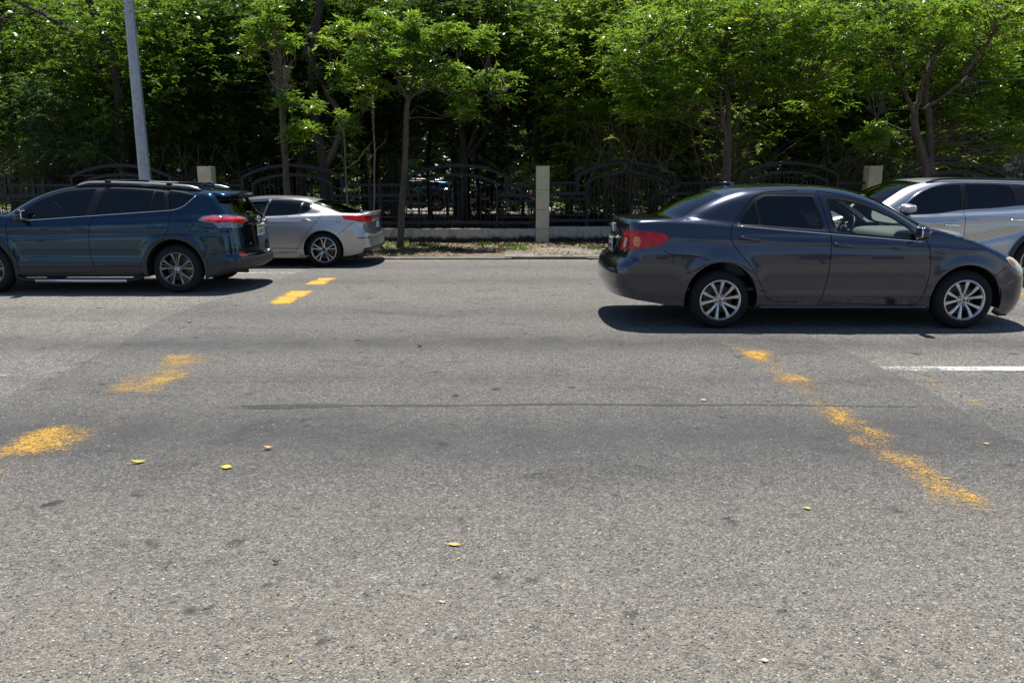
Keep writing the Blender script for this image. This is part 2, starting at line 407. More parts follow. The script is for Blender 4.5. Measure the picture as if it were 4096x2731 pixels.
def wheel(name, R, Rr, wid, style, parent, loc, side, n=64):
    # side=-1: outer face towards -y
    root = bpy.data.objects.new(name, None); COL.objects.link(root); root.parent = parent; root.location = loc
    if side > 0: root.rotation_euler = (0, 0, math.pi)
    h = wid/2; sh = .022
    prof = [(Rr-.01, h-.03), (Rr+.002, h-.012), (Rr+.02, h-.002), (Rr+(R-Rr)*.45, h+.004), (R-.035, h-.006), (R-.012, h-.022), (R-.002, h-.045)]
    tread = []
    for k in range(4):
        y = (h-.05)-(2*h-.10)*(k+.5)/4
        tread += [(R, y+.017), (R, y+.005), (R-.008, y+.004), (R-.008, y-.004), (R, y-.005), (R, y-.017)]
    full = [(r, -y) for r, y in prof]+[(r, -y) for r, y in tread]+[(r, y) for r, y in reversed(prof)]
    mb = MB().lathe(full, n); t = mb.build('tyre', M['rubber'], root, True)
    sp, am, dm = style['spokes'], M[style['mat']], M[style.get('dark', 'alloyb')]
    # rim: outer lip, barrel (dark inside)
    mb = MB(); o = -h+.004
    mb.lathe([(Rr+.004, o+.012), (Rr+.006, o), (Rr-.006, o-.004), (Rr-.014, o+.006), (Rr-.020, o+.02)], n, 0)
    mb.lathe([(Rr-.020, o+.02), (Rr-.03, o+.06), (Rr-.035, h-.02), (Rr-.0, h-.01)], n, 1)
    zc = o+style.get('dish', .03)          # hub face depth
    if len(style) and style.get('hubr', .055):
        hr = style.get('hubr', .055)
        mb.lathe([(.001, zc-.006), (hr*.55, zc-.006), (hr, zc), (hr+.004, zc+.03)], 40, 0)
    for (a, w0, w1, wm, off, mm, dz) in sp:   # angle, half-widths (hub, rim, mid), angular offset at hub, material, extra depth
        a0 = math.radians(a+off); a1 = math.radians(a); rs = [.035, .35*Rr, .6*Rr, .85*Rr, Rr-.010]; V = []
        for i, r in enumerate(rs):
            t = (r-rs[0])/(rs[-1]-rs[0]); aa = a0+(a1-a0)*t; w = w0*(1-t)**2+2*wm*t*(1-t)+w1*t*t
            zf = zc+(o+.006-zc)*t**1.3-.010*math.sin(math.pi*t)+dz
            c, s_ = math.cos(aa), math.sin(aa)
            for (q, z_) in ((-w, zf+.007), (-w*.75, zf), (w*.75, zf), (w, zf+.007), (w*.9, zf+.035), (-w*.9, zf+.035)):
                V.append((r*c-q*s_, z_, r*s_+q*c))
        Fc = []
        for i in range(4):
            for k in range(6): Fc.append((i*6+k, (i+1)*6+k, (i+1)*6+(k+1) % 6, i*6+(k+1) % 6))
        Fc.append(tuple(range(6))); Fc.append(tuple(range(29, 23, -1)))
        mb.add(V, Fc, mm)
    rim = mb.build('rim', [am, dm], root)
    bm = bmesh.new(); bm.from_mesh(rim.data); bmesh.ops.recalc_face_normals(bm, faces=bm.faces[:]); bm.to_mesh(rim.data); bm.free()
    cap = MB().lathe([(.0005, zc-.020), (.026, zc-.019), (.032, zc-.013), (.033, zc)], 28).build('centre_cap', M[style.get('cap', 'alloy')], root, True)
    ring = MB()
    for (ra, rb) in ((.017, .012), (.006, .012), (.015, .005)):
        ring.tube([(ra*math.cos(q*.3927), zc-.0215, rb*math.sin(q*.3927)) for q in range(17)], .0016, 5)
    ring.build('wheel_emblem', M['iron'], root)
    for k in range(5):
        a = math.radians(k*72+style.get('lug', 54)); lx, lz = .057*math.cos(a), .057*math.sin(a)
        MB().lathe([(.0185, zc-.001), (.018, zc-.0088), (.0155, zc-.0092), (.001, zc-.0090)], 14, c=(lx, 0, lz)).build('lug_pocket_shade', M['alloyb'], root)  # raised dark disc: shade of a sunken lug pocket put into the colour
        MB().lathe([(.0085, zc-.0092), (.008, zc-.013), (.004, zc-.016), (.0005, zc-.016)], 10, c=(lx, 0, lz)).build('lug_nut', M['chrome'], root)
    MB().lathe([(.0, h-.09), (.12, h-.09), (Rr-.055, h-.085), (Rr-.055, h-.07), (.0, h-.07)], 40).build('brake_disc', M['iron'], root)
    return root

def font(txt, size, m, parent, M4, name='lettering', ext=.0008, align='CENTER', sx=1.0):
    c = bpy.data.curves.new(name, 'FONT'); c.body = txt; c.size = size; c.extrude = ext; c.align_x = align; c.align_y = 'CENTER'; c.resolution_u = 3
    c.materials.append(m); o = bpy.data.objects.new(name, c); COL.objects.link(o)
    bpy.context.view_layer.update(); me = bpy.data.meshes.new_from_object(o.evaluated_get(bpy.context.evaluated_depsgraph_get())); bpy.data.objects.remove(o)
    o = link(name, me, parent); o.matrix_local = M4 @ Matrix.Diagonal((sx, 1, 1, 1)); return o
def frame(o, xd, up):          # local X along xd, local Y along up
    xd = Vector(xd).normalized(); up = Vector(up); n = xd.cross(up).normalized(); up = n.cross(xd)
    m = Matrix((xd, up, n)).transposed().to_4x4(); m.translation = Vector(o); return m

def oval_emblem(parent, M4, s, m):
    mb = MB()
    for (cx, cy, a, b) in ((0, 0, .5, .34), (0, .02, .16, .30), (0, .13, .33, .14)):
        mb.tube([M4 @ Vector((s*(cx+a*math.cos(t*math.pi/14)), s*(cy+b*math.sin(t*math.pi/14)), 0)) for t in range(29)], s*.035, 6, 0, False)
    return mb.build('emblem', m, parent, True)

def build_car(D, label, cat, loc, rz):
    B = Body(D); P = D['paint']; root = thing(D['name'], label, cat, loc, rz)
    if D.get('grp'): root['group'] = D['grp']
    ze, zf = D['ze'], D['zf']; z0r, z0f = D['z0r'], D['z0f']
    one = lambda f, a, b: float(f(np.array([a]), np.array([b]))[0])
    xcr = one(B.rXr, float(B.ycr(ze)), ze); xcf = one(B.rXf, float(B.ycf(zf)), zf)
    yt = pch([(xcr, float(B.ycr(ze)))]+[p for p in D['yt'] if xcr+.05 < p[0] < xcf-.05]+[(xcf, float(B.ycf(zf)))])
    # side domain
    zs = np.linspace(z0r, ze, 26); xr = B.rXr(B.ycr(zs), zs)
    xs = np.linspace(xcr, xcf, 150)[1:-1]; zt = B.rZ(xs, yt(xs))
    zs2 = np.linspace(zf, z0f, 20); xf = B.rXf(B.ycf(zs2), zs2)
    dom = list(zip(xr, zs))+list(zip(xs, zt))+list(zip(xf, zs2))
    bot = []
    def arch(cx, ab, zl, z_r):   # from front to rear (decreasing x)
        a, b = ab; t1 = math.asin(max(-1, (zl-B.zw)/b)); t2 = math.asin(max(-1, (z_r-B.zw)/b))
        return [(cx+a*math.cos(t), B.zw+b*math.sin(t)) for t in np.linspace(t1, math.pi-t2, 40)]
    bf, br = D['bump_f'], D['bump_r']
    a1 = arch(B.wb, B.arch[1], bf[-1][1], D['sill'][1]); a0 = arch(0, B.arch[0], D['sill'][0], br[0][1])
    mid = [(a1[-1][0]+(a0[0][0]-a1[-1][0])*t, D['sill'][1]+(D['sill'][0]-D['sill'][1])*t) for t in np.linspace(0, 1, 30)][1:-1]
    dom += list(bf[:-1])+a1+mid+a0+list(br[1:])
    dom = [tuple(map(float, p)) for p in dom]
    q = [dom[0]]
    for p in dom[1:]:
        if math.hypot(p[0]-q[-1][0], p[1]-q[-1][1]) > 1e-3: q.append(p)
    dom = q
    reg = [(r[0], r[1], smooth(r[2], True) if r[2] is not None else None, r[3]) for r in D['side']]
    B.chart('side', dom, reg, B.gap, D.get('h', .035))
    # top
    yy = lambda k: np.linspace(-k, k, 21)
    yr = yy(float(B.ycr(ze))); xre = B.rXr(yr, np.full(21, ze)); yf = yy(float(B.ycf(zf))); xfe = B.rXf(yf, np.full(21, zf))
    xt = np.linspace(xcr, xcf, 90)[1:-1]
    dt = list(zip(xre, yr))+list(zip(xt, yt(xt)))+list(zip(xfe[::-1], yf[::-1]))+list(zip(xt[::-1], -yt(xt[::-1])))
    dt = [tuple(map(float, p)) for p in dt]
    treg = []; tg = []
    for r in D['toppart']:
        p = band(yt, *r[2]) if r[2] is not None else None
        treg.append((r[0], r[1], p, r[3]))
    for (xa, ba) in D.get('topgaps', []): tg.append([(xa-ba*y*y, y) for y in np.linspace(-.5, .5, 20)])
    B.chart('top', dt, treg, tg, D.get('h', .035)*1.3)
    # ends
    for ch, key, yc, zlo, zhi in (('rear', 'rearpart', B.ycr, z0r, ze), ('front', 'frontpart', B.ycf, z0f, zf)):
        zz = np.linspace(zlo, zhi, 26); a = yc(zz)
        dr = [(float(y), zlo) for y in np.linspace(-a[0], a[0], 16)]+[(float(y), float(z)) for y, z in zip(a[1:], zz[1:])]
        dr += [(float(y), zhi) for y in np.linspace(a[-1], -a[-1], 21)[1:]]+[(-float(y), float(z)) for y, z in zip(a[::-1][1:-1], zz[::-1][1:-1])]
        rg = []
        for r in D[key]:
            p = r[2]
            if p is None: rg.append((r[0], r[1], None, r[3])); continue
            if len(r) > 4 and r[4] == 'sym':
                p1 = smooth(p, True, .03); rg.append((r[0], r[1], p1, r[3])); rg.append((r[0]+'@', r[1], [(-u, v) for u, v in p1][::-1], r[3]))
            else: rg.append((r[0], r[1], smooth(p, True, .03), r[3]))
        gp = [smooth(l, False) for l in D.get(key+'_gaps', [])]
        B.chart(ch, dr, rg, gp, D.get('h', .035))
    # assemble
    allp = B.pieces; names = []
    for (nm, ch) in allp:
        k = nm.rstrip('@')
        if k not in names: names.append(k)
    central = D['central']+['panel_gap']; made = {}
    for nm in names:
        side = allp.get((nm, 'side'), []); mir = [((v*[1, -1, 1]), [q[::-1] for q in f], n*[1, -1, 1], m) for v, f, n, m in side]
        oth = {}
        for (k, ch), L in allp.items():
            if ch != 'side' and k.rstrip('@') == nm: oth.setdefault('@' if k.endswith('@') else '', []).extend(L)
        if nm in central:
            made[nm] = emit(side+mir+oth.get('', [])+oth.get('@', []), nm, root)
        else:                                   # left (+y) and right (-y) instances
            L, R = side+oth.get('', []), mir+oth.get('@', [])
            made[nm] = emit(L, nm, root); made[nm+'~'] = emit(R, nm, root)
    # wheel wells and underbody
    for (cx, (a, b)) in ((0, B.arch[0]), (B.wb, B.arch[1])):
        for sg in (-1, 1):
            mb = MB(); V = []; n = 24; w = float(B.Wx(cx))-.012
            for yv in (w, .45):
                for k in range(n+1):
                    t = math.pi*(1.15*k/n-.075); V.append((cx+(a+.015)*math.cos(t), sg*yv, B.zw+(b+.015)*math.sin(t)))
            mb.add(V, [(k, k+1, n+2+k, n+1+k) for k in range(n)], 0)
            mb.add([(cx, sg*.45, B.zw)]+[(cx+(a+.015)*math.cos(math.pi*(1.15*k/n-.075)), sg*.45, B.zw+(b+.015)*math.sin(math.pi*(1.15*k/n-.075))) for k in range(n+1)], [(0, k+1, k+2) for k in range(n)])
            mb.build('wheel_arch_liner', M['under'], root)
    xr0, xf0 = float(B.Xr(.5))+.28, float(B.Xf(.5))-.3
    mb = MB().box((-.5, -.42, D['sill'][0]-.01), (xf0, .42, .42)).box((B.arch[0][0]+.03, -.78, D['sill'][0]+.02), (B.wb-B.arch[1][0]-.03, .78, .42)).box((xr0, -.7, z0r+.10), (-B.arch[0][0]-.03, .7, z0r+.2))
    mb.build('underbody', M['under'], root)
    MB().tube([(xr0-.16, .45, z0r-.03), (xr0+.2, .45, z0r-.02)], .028, 12).build('exhaust_pipe', M['iron'], root)
    # wheels
    for cx in (0, B.wb):
        for sg in (-1, 1): wheel('wheel', D['R'], D['Rr'], .205, D['wheel'], root, (cx, sg*(D['ytyre']-.1025), D['R']-.004), sg)
    # handles
    for (x0_, z0_, x1_, z1_) in D['handles']:
        for sg in (-1, 1):
            xm, zm = (x0_+x1_)/2, (z0_+z1_)/2; yb = one(B.rY, xm, zm); L = abs(x1_-x0_)/2
            tn = math.atan2(z1_-z0_, x1_-x0_)
            h = MB().ell((xm, sg*(yb+.028), zm), (L, .011, .0165), .5, 20, 0, Matrix.Rotation(-tn, 3, 'Y'), lambda p, L=L, sg=sg: Vector((p.x, p.y-sg*.022*(p.x/L)**4, p.z)))
            h.build('door_handle', M[D.get('hmat', P)], made['front_door' if xm > D['split'] else 'rear_door'] if sg > 0 else made[('front_door' if xm > D['split'] else 'rear_door')+'~'], True)
            MB().ell((xm-.01, sg*(yb-.0115), zm+.001), (.05, .0135, .03), 1, 18).build('handle_recess', M[P], made['front_door' if xm > D['split'] else 'rear_door'] if sg > 0 else made[('front_door' if xm > D['split'] else 'rear_door')+'~'], True)
    # mirrors
    mx, mz, mr = D['mirror']
    for sg in (-1, 1):
        yb = one(B.rY, mx, mz); mb = MB()
        mb.ell((mx, sg*(yb+.125), mz+.01), (mr[0], mr[1], mr[2]), .7, 24, 0, None, lambda p: Vector((p.x*(1 if p.x > 0 else .35), p.y, p.z*(1-.25*p.y*sg/mr[1]))))
        mo = mb.build('side_mirror', M[D.get('mirmat', P)], root, True)
        MB().tube([(mx+.04, sg*(yb-.02), mz-.045), (mx+.02, sg*(yb+.06), mz-.05)], [.035, .022], 10).build('mirror_arm', M['black'], mo, True)
        MB().ell((mx-mr[0]*.33, sg*(yb+.125), mz+.01), (.012, mr[1]*.85, mr[2]*.8), .6, 20).build('mirror_glass', M['chrome'], mo, True)
    return B, root, made
# ------------------------------------------------------------------ wheel designs: angle, half widths (hub, rim, middle), twist, material, depth
W10 = dict(mat='alloy', dark='alloyb', dish=.034, hubr=.066, lug=66, spokes=[(k*36+11, .013, .0225, .012, (-6 if k % 2 else 6), 0, 0) for k in range(10)])
W5T = dict(mat='alloyd', dark='alloyb', dish=.03, hubr=.060, lug=90, cap='chrome', spokes=[s for k in range(5) for s in (
    (k*72+90-16, .012, .026, .006, 6, 0, 0), (k*72+90+16, .012, .026, .006, -6, 0, 0), (k*72+90, .006, .005, .004, 0, 0, .006))])
W10T = dict(mat='alloy', dark='alloyb', dish=.03, hubr=.050, lug=50, cap='alloyb', spokes=[s for k in range(5) for s in (
    (k*72+90-12.5, .011, .015, .010, 6, 0, 0), (k*72+90+12.5, .011, .015, .010, -6, 0, 0),
    (k*72+90-5, .006, .008, .006, 3, 1, .012), (k*72+90+5, .006, .008, .006, -3, 1, .012))])
W5D = dict(mat='alloy', dark='alloyb', dish=.03, hubr=.055, lug=50, cap='alloyb', spokes=[s for k in range(5) for s in (
    (k*72+80-14, .010, .022, .010, 5, 0, 0), (k*72+80+14, .010, .010, .008, -5, 1, .008))])

SEDAN = dict(name='parked_car', paint='grey', wb=2.6, zw=.317, R=.317, Rr=.213, ytyre=.868, wheel=W10,
  top=[(-1.3, 1.10), (-1.10, 1.145), (-.9, 1.168), (-.6, 1.178), (-.3, 1.165), (.2, 1.12), (1, 1.07), (2.0, 1.06), (2.25, 1.075), (2.43, 1.035), (2.6, .985), (2.8, .925), (3.0, .855), (3.2, .765), (3.35, .67), (3.6, .5)],
  roof=[(-1.1, .86), (-.75, 1.09), (-.62, 1.17), (-.4, 1.295), (-.2, 1.39), (0, 1.462), (.2, 1.505), (.45, 1.524), (.75, 1.53), (1.1, 1.52), (1.4, 1.497), (1.6, 1.455), (1.8, 1.39), (2.0, 1.30), (2.23, 1.175), (2.45, 1.055), (2.8, .84)],
  cab_plan=[(-.9, .62), (-.55, .69), (-.1, .765), (.5, .80), (1.5, .80), (2.1, .785), (2.6, .74)], belt=1.04, cabz=1.03, tumble=.36, tumble2=.5,
  plan=[(-1.3, .80), (-.95, .845), (-.45, .872), (.3, .88), (1.9, .88), (2.6, .872), (3.0, .845), (3.4, .78)],
  sect=[(.1, -.075), (.2, -.05), (.3, -.024), (.45, -.006), (.62, 0), (.78, -.006), (.9, -.022), (1.0, -.042), (1.08, -.066), (1.18, -.12)],
  rear=[(.25, -1.06), (.38, -1.15), (.46, -1.185), (.58, -1.195), (.66, -1.18), (.715, -1.14), (.75, -1.085), (.85, -1.06), (1.0, -1.045), (1.10, -1.035), (1.2, -1.01)],
  front=[(.12, 3.36), (.2, 3.43), (.35, 3.475), (.5, 3.48), (.62, 3.45), (.72, 3.37), (.8, 3.25), (.9, 3.05)],
  bow_rear=.15, bow_front=.30, kc=.12, kt=.04, crown=.03, crown_roof=.05, xmid=.9, bow_cab=.40, kg=.10, ku=.05,
  arch=((.385, .405), (.375, .375)), flare=.014, sill=(.222, .212),
  creases=[(((-.9, .98), (0, .955), (1.5, .90), (2.6, .84)), .006, .022, -.8, 2.9), (((-.9, .33), (1, .36), (3, .36)), .010, .05, .3, 2.3)],
  yc_rear=[(.2, .70), (.75, .70), (1.0, .66), (1.12, .62)], yc_front=[(.1, .66), (.5, .66), (.72, .62)], ze=1.09, zf=.70, z0r=.335, z0f=.17,
  yt=[(-.95, .66), (-.7, .675), (-.5, .655), (-.35, .625), (-.1, .59), (.2, .565), (.5, .56), (1.3, .56), (1.6, .575), (1.85, .60), (2.1, .65), (2.3, .70), (2.5, .71), (2.8, .69), (3.05, .66)],
  bump_f=[(3.27, .15), (3.15, .125), (3.02, .13), (2.972, .17)], bump_r=[(-.372, .252), (-.58, .262), (-.75, .29), (-.9, .315)],
  split=1.09,
  gaps=[], side=None)
S = SEDAN
fd = [(1.035, 1.452), (1.085, 1.22), (1.128, 1.03), (1.136, .89), (1.131, .73), (1.118, .57), (1.083, .39), (1.052, .292), (1.5, .275), (1.89, .261), (2.04, .262), (2.09, .285), (2.135, .347), (2.166, .448), (2.185, .57), (2.187, .73), (2.17, .85), (2.14, .945), (2.12, 1.03), (2.02, 1.10), (1.88, 1.19), (1.72, 1.275), (1.52, 1.35), (1.3, 1.405), (1.15, 1.435)]
rd = [(1.035, 1.452), (1.085, 1.22), (1.128, 1.03), (1.136, .89), (1.131, .73), (1.118, .57), (1.083, .39), (1.052, .292), (.833, .297), (.608, .302), (.531, .319), (.474, .362), (.437, .439), (.388, .536), (.316, .654), (.235, .751), (.143, .857), (.096, .931), (.08, 1.01), (.10, 1.09), (.149, 1.15), (.2, 1.225), (.258, 1.305), (.325, 1.372), (.40, 1.415), (.50, 1.44), (.83, 1.456)]
fgl = [(1.125, 1.375), (1.165, 1.2), (1.212, 1.037), (1.6, 1.00), (2.035, .957), (2.01, 1.045), (1.916, 1.118), (1.787, 1.190), (1.616, 1.265), (1.449, 1.322), (1.284, 1.358)]
fglf = [(1.092, 1.40), (1.145, 1.17), (1.185, 1.018), (1.6, .982), (2.10, .935), (2.10, 1.01), (1.93, 1.140), (1.795, 1.215), (1.62, 1.291), (1.455, 1.350), (1.284, 1.387)]
rg1 = [(.41, 1.102), (.375, 1.34), (.45, 1.388), (.56, 1.398), (.975, 1.392), (1.02, 1.22), (1.06, 1.058)]
rg2 = [(.185, 1.112), (.25, 1.22), (.352, 1.338), (.372, 1.22), (.388, 1.104)]
rgf = [(.15, 1.095), (.22, 1.22), (.338, 1.365), (.44, 1.412), (.56, 1.422), (1.0, 1.418), (1.045, 1.22), (1.088, 1.038)]
tl_ = [(-1.3, 1.045), (-.93, 1.045), (-.73, 1.03), (-.62, 1.008), (-.572, .979), (-.592, .935), (-.658, .893), (-.767, .873), (-.86, .862), (-.92, .838), (-1.3, .83)]
bump_line = [(-.62, .84), (-.55, .805), (-.45, .795), (-.326, .785), (-.23, .772), (-.15, .742)]
S['side'] = [('quarter_panel', P_, None, 0) for P_ in ['grey']] + [
  ('front_fender', 'grey', [(2.0, .1), (2.0, 1.6), (3.02, 1.6), (3.02, .66), (2.80, .50), (2.6, .5), (2.6, .1)], 0),
  ('windscreen_pillar', 'grey', [(-.5, 1.18), (-.5, 1.8), (2.25, 1.8), (2.25, 1.055), (2.10, 1.04), (1, 1.2), (.2, 1.2), (.1, 1.18)], 0),
  ('front_bumper', 'grey', [(2.86, .1), (2.86, .55), (3.01, .665), (3.3, .66), (3.8, .66), (3.8, .1)], 0),
  ('rear_bumper', 'grey', [(-1.6, .1), (-1.6, .74), (-1.0, .76), (-.80, .86), (-.62, .84), (-.55, .805), (-.45, .795), (-.326, .785), (-.23, .772), (-.15, .742), (-.2, .5), (-.2, .1)], 0),
  ('side_sill', 'grey', [(.2, .1), (.3, .40), (.45, .415), (.47, .30), (.6, .29), (1.05, .28), (2.05, .25), (2.14, .34), (2.2, .345), (2.4, .1)], 0),
  ('rear_door', 'grey', rd, 0), ('front_door', 'grey', fd, 0),
  ('front_door', 'black', fglf, -.002), ('rear_door', 'black', rgf, -.002),
  ('front_door_window', 'clear', fgl, -.008), ('rear_door_window', 'tint', rg1, -.008), ('quarter_window', 'tint', rg2, -.008),
  ('tail_light', 'red', tl_, .004), ('tail_light', 'amber', [(-.915, .985), (-.93, .93), (-.915, .875), (-.875, .87), (-.858, .925), (-.872, .98)], .006),
  ('headlight', 'cream', [(3.0, .762), (3.08, .765), (3.17, .745), (3.5, .75), (3.5, .60), (3.206, .602), (3.136, .635), (3.05, .695)], .004),
  ('headlight', 'amber', [(3.02, .748), (3.085, .742), (3.13, .70), (3.125, .66), (3.065, .695)], .004)]
S['gaps'] = [fd + [fd[0]], rd[8:] , bump_line, [(3.006, .66), (2.864, .562)], [(2.2, .345), (2.26, .345)], [(.47, .415), (.40, .42)], [(2.25, 1.06), (2.16, 1.02), (2.125, 1.0)]]
S['toppart'] = [('roof', 'grey', None, 0), ('hood', 'grey', (2.46, .30, 4.6, 0, .0), 0), ('trunk_lid', 'grey', (-1.6, 0, -.66, -.25, .0), 0),
  ('windshield', 'clear', (1.72, .40, 2.44, .32, .045), -.003), ('rear_window', 'tint', (-.64, -.22, -.03, -.25, .03), -.003)]
S['topgaps'] = [(2.48, .3)]
S['rearpart'] = [('rear_bumper', 'grey', None, 0),
  ('trunk_lid', 'grey', [(-.60, 1.2), (-.60, 1.06), (-.56, .98), (-.52, .86), (-.50, .80), (-.42, .735), (0, .715), (.42, .735), (.50, .80), (.52, .86), (.56, .98), (.60, 1.06), (.60, 1.2)], 0),
  ('trunk_lid', 'gloss', [(-.36, .93), (-.40, .80), (-.34, .745), (.34, .745), (.40, .80), (.36, .93)], -.008),
  ('tail_light', 'red', [(.90, 1.045), (.68, 1.045), (.585, 1.03), (.55, .97), (.515, .88), (.50, .835), (.90, .83)], .004, 'sym'),
  ('tail_light', 'lampw', [(.625, .965), (.60, .93), (.59, .89), (.60, .86), (.635, .855), (.655, .89), (.655, .935)], .006, 'sym'),
  ('rear_bumper', 'redd', [(.62, .475), (.60, .46), (.62, .43), (.69, .43), (.72, .455), (.70, .475)], .002, 'sym')]
S['rearpart_gaps'] = [[(-.60, 1.09), (-.60, 1.06), (-.56, .98), (-.52, .86), (-.50, .80), (-.42, .735), (0, .715), (.42, .735), (.50, .80), (.52, .86), (.56, .98), (.60, 1.06), (.60, 1.09)]]
S['frontpart'] = [('front_bumper', 'grey', None, 0), ('front_bumper', 'black', [(-.42, .63), (-.36, .50), (.36, .50), (.42, .63)], -.02), ('front_bumper', 'black', [(-.38, .36), (-.44, .22), (.44, .22), (.38, .36)], -.03),
  ('headlight', 'cream', [(.95, .76), (.56, .745), (.48, .66), (.62, .61), (.95, .60)], .004, 'sym')]
S['central'] = ['roof', 'hood', 'trunk_lid', 'windshield', 'rear_window', 'rear_bumper', 'front_bumper']
S['handles'] = [(.167, .982, .397, .950), (1.15, .915, 1.366, .882)]
S['mirror'] = (2.02, 1.02, (.075, .10, .078))
B, sedan, mp = build_car(S, 'dark grey four-door sedan facing right with a clear front side window', 'car', (2.217, 9.03, 0), 0)
tag(sedan, group=None)
# rear trim: emblem, lettering, plate, garnish, antenna, sill, mudflap, door cards, seats, wheel
rx = lambda y, z: float(B.rXr(np.array([y]), np.array([z]))[0])
lid = mp['trunk_lid']
oval_emblem(lid, frame((rx(0, 1.045)-.006, 0, 1.045), (0, -1, 0), (0, 0, 1)), .15, M['chrome'])
font('COROLLA', .032, M['chrome'], lid, frame((rx(.42, 1.045)-.004, .42, 1.045), (.12, -1, 0), (0, 0, 1)))
font('S', .032, M['chrome'], lid, frame((rx(-.46, 1.03)-.004, -.46, 1.03), (-.14, -1, 0), (0, 0, 1)))
MB().bbox((rx(0, .955)-.014, -.38, .935), (rx(0, .955)+.03, .38, .962), .008).build('garnish', M['chrome'], lid, True)
pl = MB().bbox((rx(0, .84)-.014, -.155, .765), (rx(0, .84)-.006, .155, .925), .003).build('license_plate', M['platew'], root if False else sedan)
px_ = rx(0, .84)-.0155
font('A590171', .088, M['ink'], pl, frame((px_, 0, .822), (0, -1, 0), (0, 0, 1)), sx=.82)
MB().box((px_, -.13, .885), (px_+.001, .13, .918)).build('plate_band', M['plateg'], pl)
font('REP. DOMINICANA', .019, M['ink'], pl, frame((px_-.001, 0, .901), (0, -1, 0), (0, 0, 1)))
MB().box((px_, -.15, .768), (px_+.001, .15, .782)).build('dealer_strip', M['redink'], pl)
MB().tube([(.30, 0, 1.508), (.24, 0, 1.532), (.15, 0, 1.538)], [.03, .018, .009], 10).build('antenna', M['grey'], sedan, True)
ryS = lambda x, z: float(B.rY(np.array([x]), np.array([z]))[0])
for sg in (-1, 1):
    MB().tube([(x, sg*(ryS(x, z)+.004), z) for x, z in [(.16+(2.10-.16)*k/30, 1.092-(1.092-.932)*(k/30)) for k in range(31)]], .0065, 5).build('belt_moulding', M['chrome'], sedan, True)
    MB().tube([(x, sg*(ryS(x, .245)-.004), .238) for x in np.linspace(.42, 2.2, 24)], .022, 8).build('sill_trim', M['grey'], sedan, True)
# interior
def seat(x, y, par, m='seat', dz=0):
    mb = MB(); R = Matrix.Rotation(math.radians(-14), 3, 'Y')
    mb.ell((x, y, .60), (.27, .25, .09), .45, 20); mb.ell((x-.24, y, .90-dz*.6), (.075, .25, .32-dz*.4), .45, 20, 0, R); mb.ell((x-.33+dz*.2, y, 1.25-dz), (.05, .13, .08), .6, 16, 0, R)
    return mb.build('seat', M[m], par, True)
for y in (-.37, .37): seat(1.20, y, sedan)
MB().ell((.35, 0, .62), (.28, .62, .10), .4, 24).ell((.10, 0, .95), (.08, .62, .30), .4, 24).build('rear_seat', M['seat'], sedan, True)
MB().ell((2.32, 0, .90), (.42, .70, .13), .45, 28).ell((2.05, 0, .78), (.16, .70, .16), .5, 24).build('dashboard', M['dash'], sedan, True)
sw = MB(); c0 = Vector((1.78, .37, .98)); u = Vector((.42, 0, .90)).normalized(); v = Vector((0, 1, 0))
sw.tube([c0+(u*math.cos(k*math.pi/14)+v*math.sin(k*math.pi/14))*.185 for k in range(29)], .015, 8, 0, False)
sw.ell(c0, (.03, .07, .06), .8, 14); sw.tube([c0-v*.18, c0, c0+v*.18], .015, 6); sw.tube([c0, c0-u*.18], .015, 6); sw.tube([c0, c0+Vector((.3, 0, -.12))], .03, 8)
sw.build('steering_wheel', M['black'], sedan, True)
MB().bbox((1.62, -.10, 1.315), (1.645, .12, 1.375), .01).build('rear_view_mirror', M['black'], sedan)
for y in (-.34, .34): MB().bbox((1.36, y-.17, 1.395), (1.60, y+.17, 1.41), .006).build('sun_visor', M['beige'], sedan)
for sg in (-1, 1):
    yb = .80*sg
    MB().bbox((1.15, yb-.02, .45), (2.1, yb+.0, .96), .01).build('door_card', M['beige'], mp['front_door'] if sg > 0 else mp['front_door~'])
MB().box((-.6, -.72, .40), (2.5, .72, .43)).build('cabin_floor', M['dash'], sedan)
MB().box((-.75, -.62, 1.06), (-.2, .62, 1.09)).build('parcel_shelf', M['dash'], sedan)
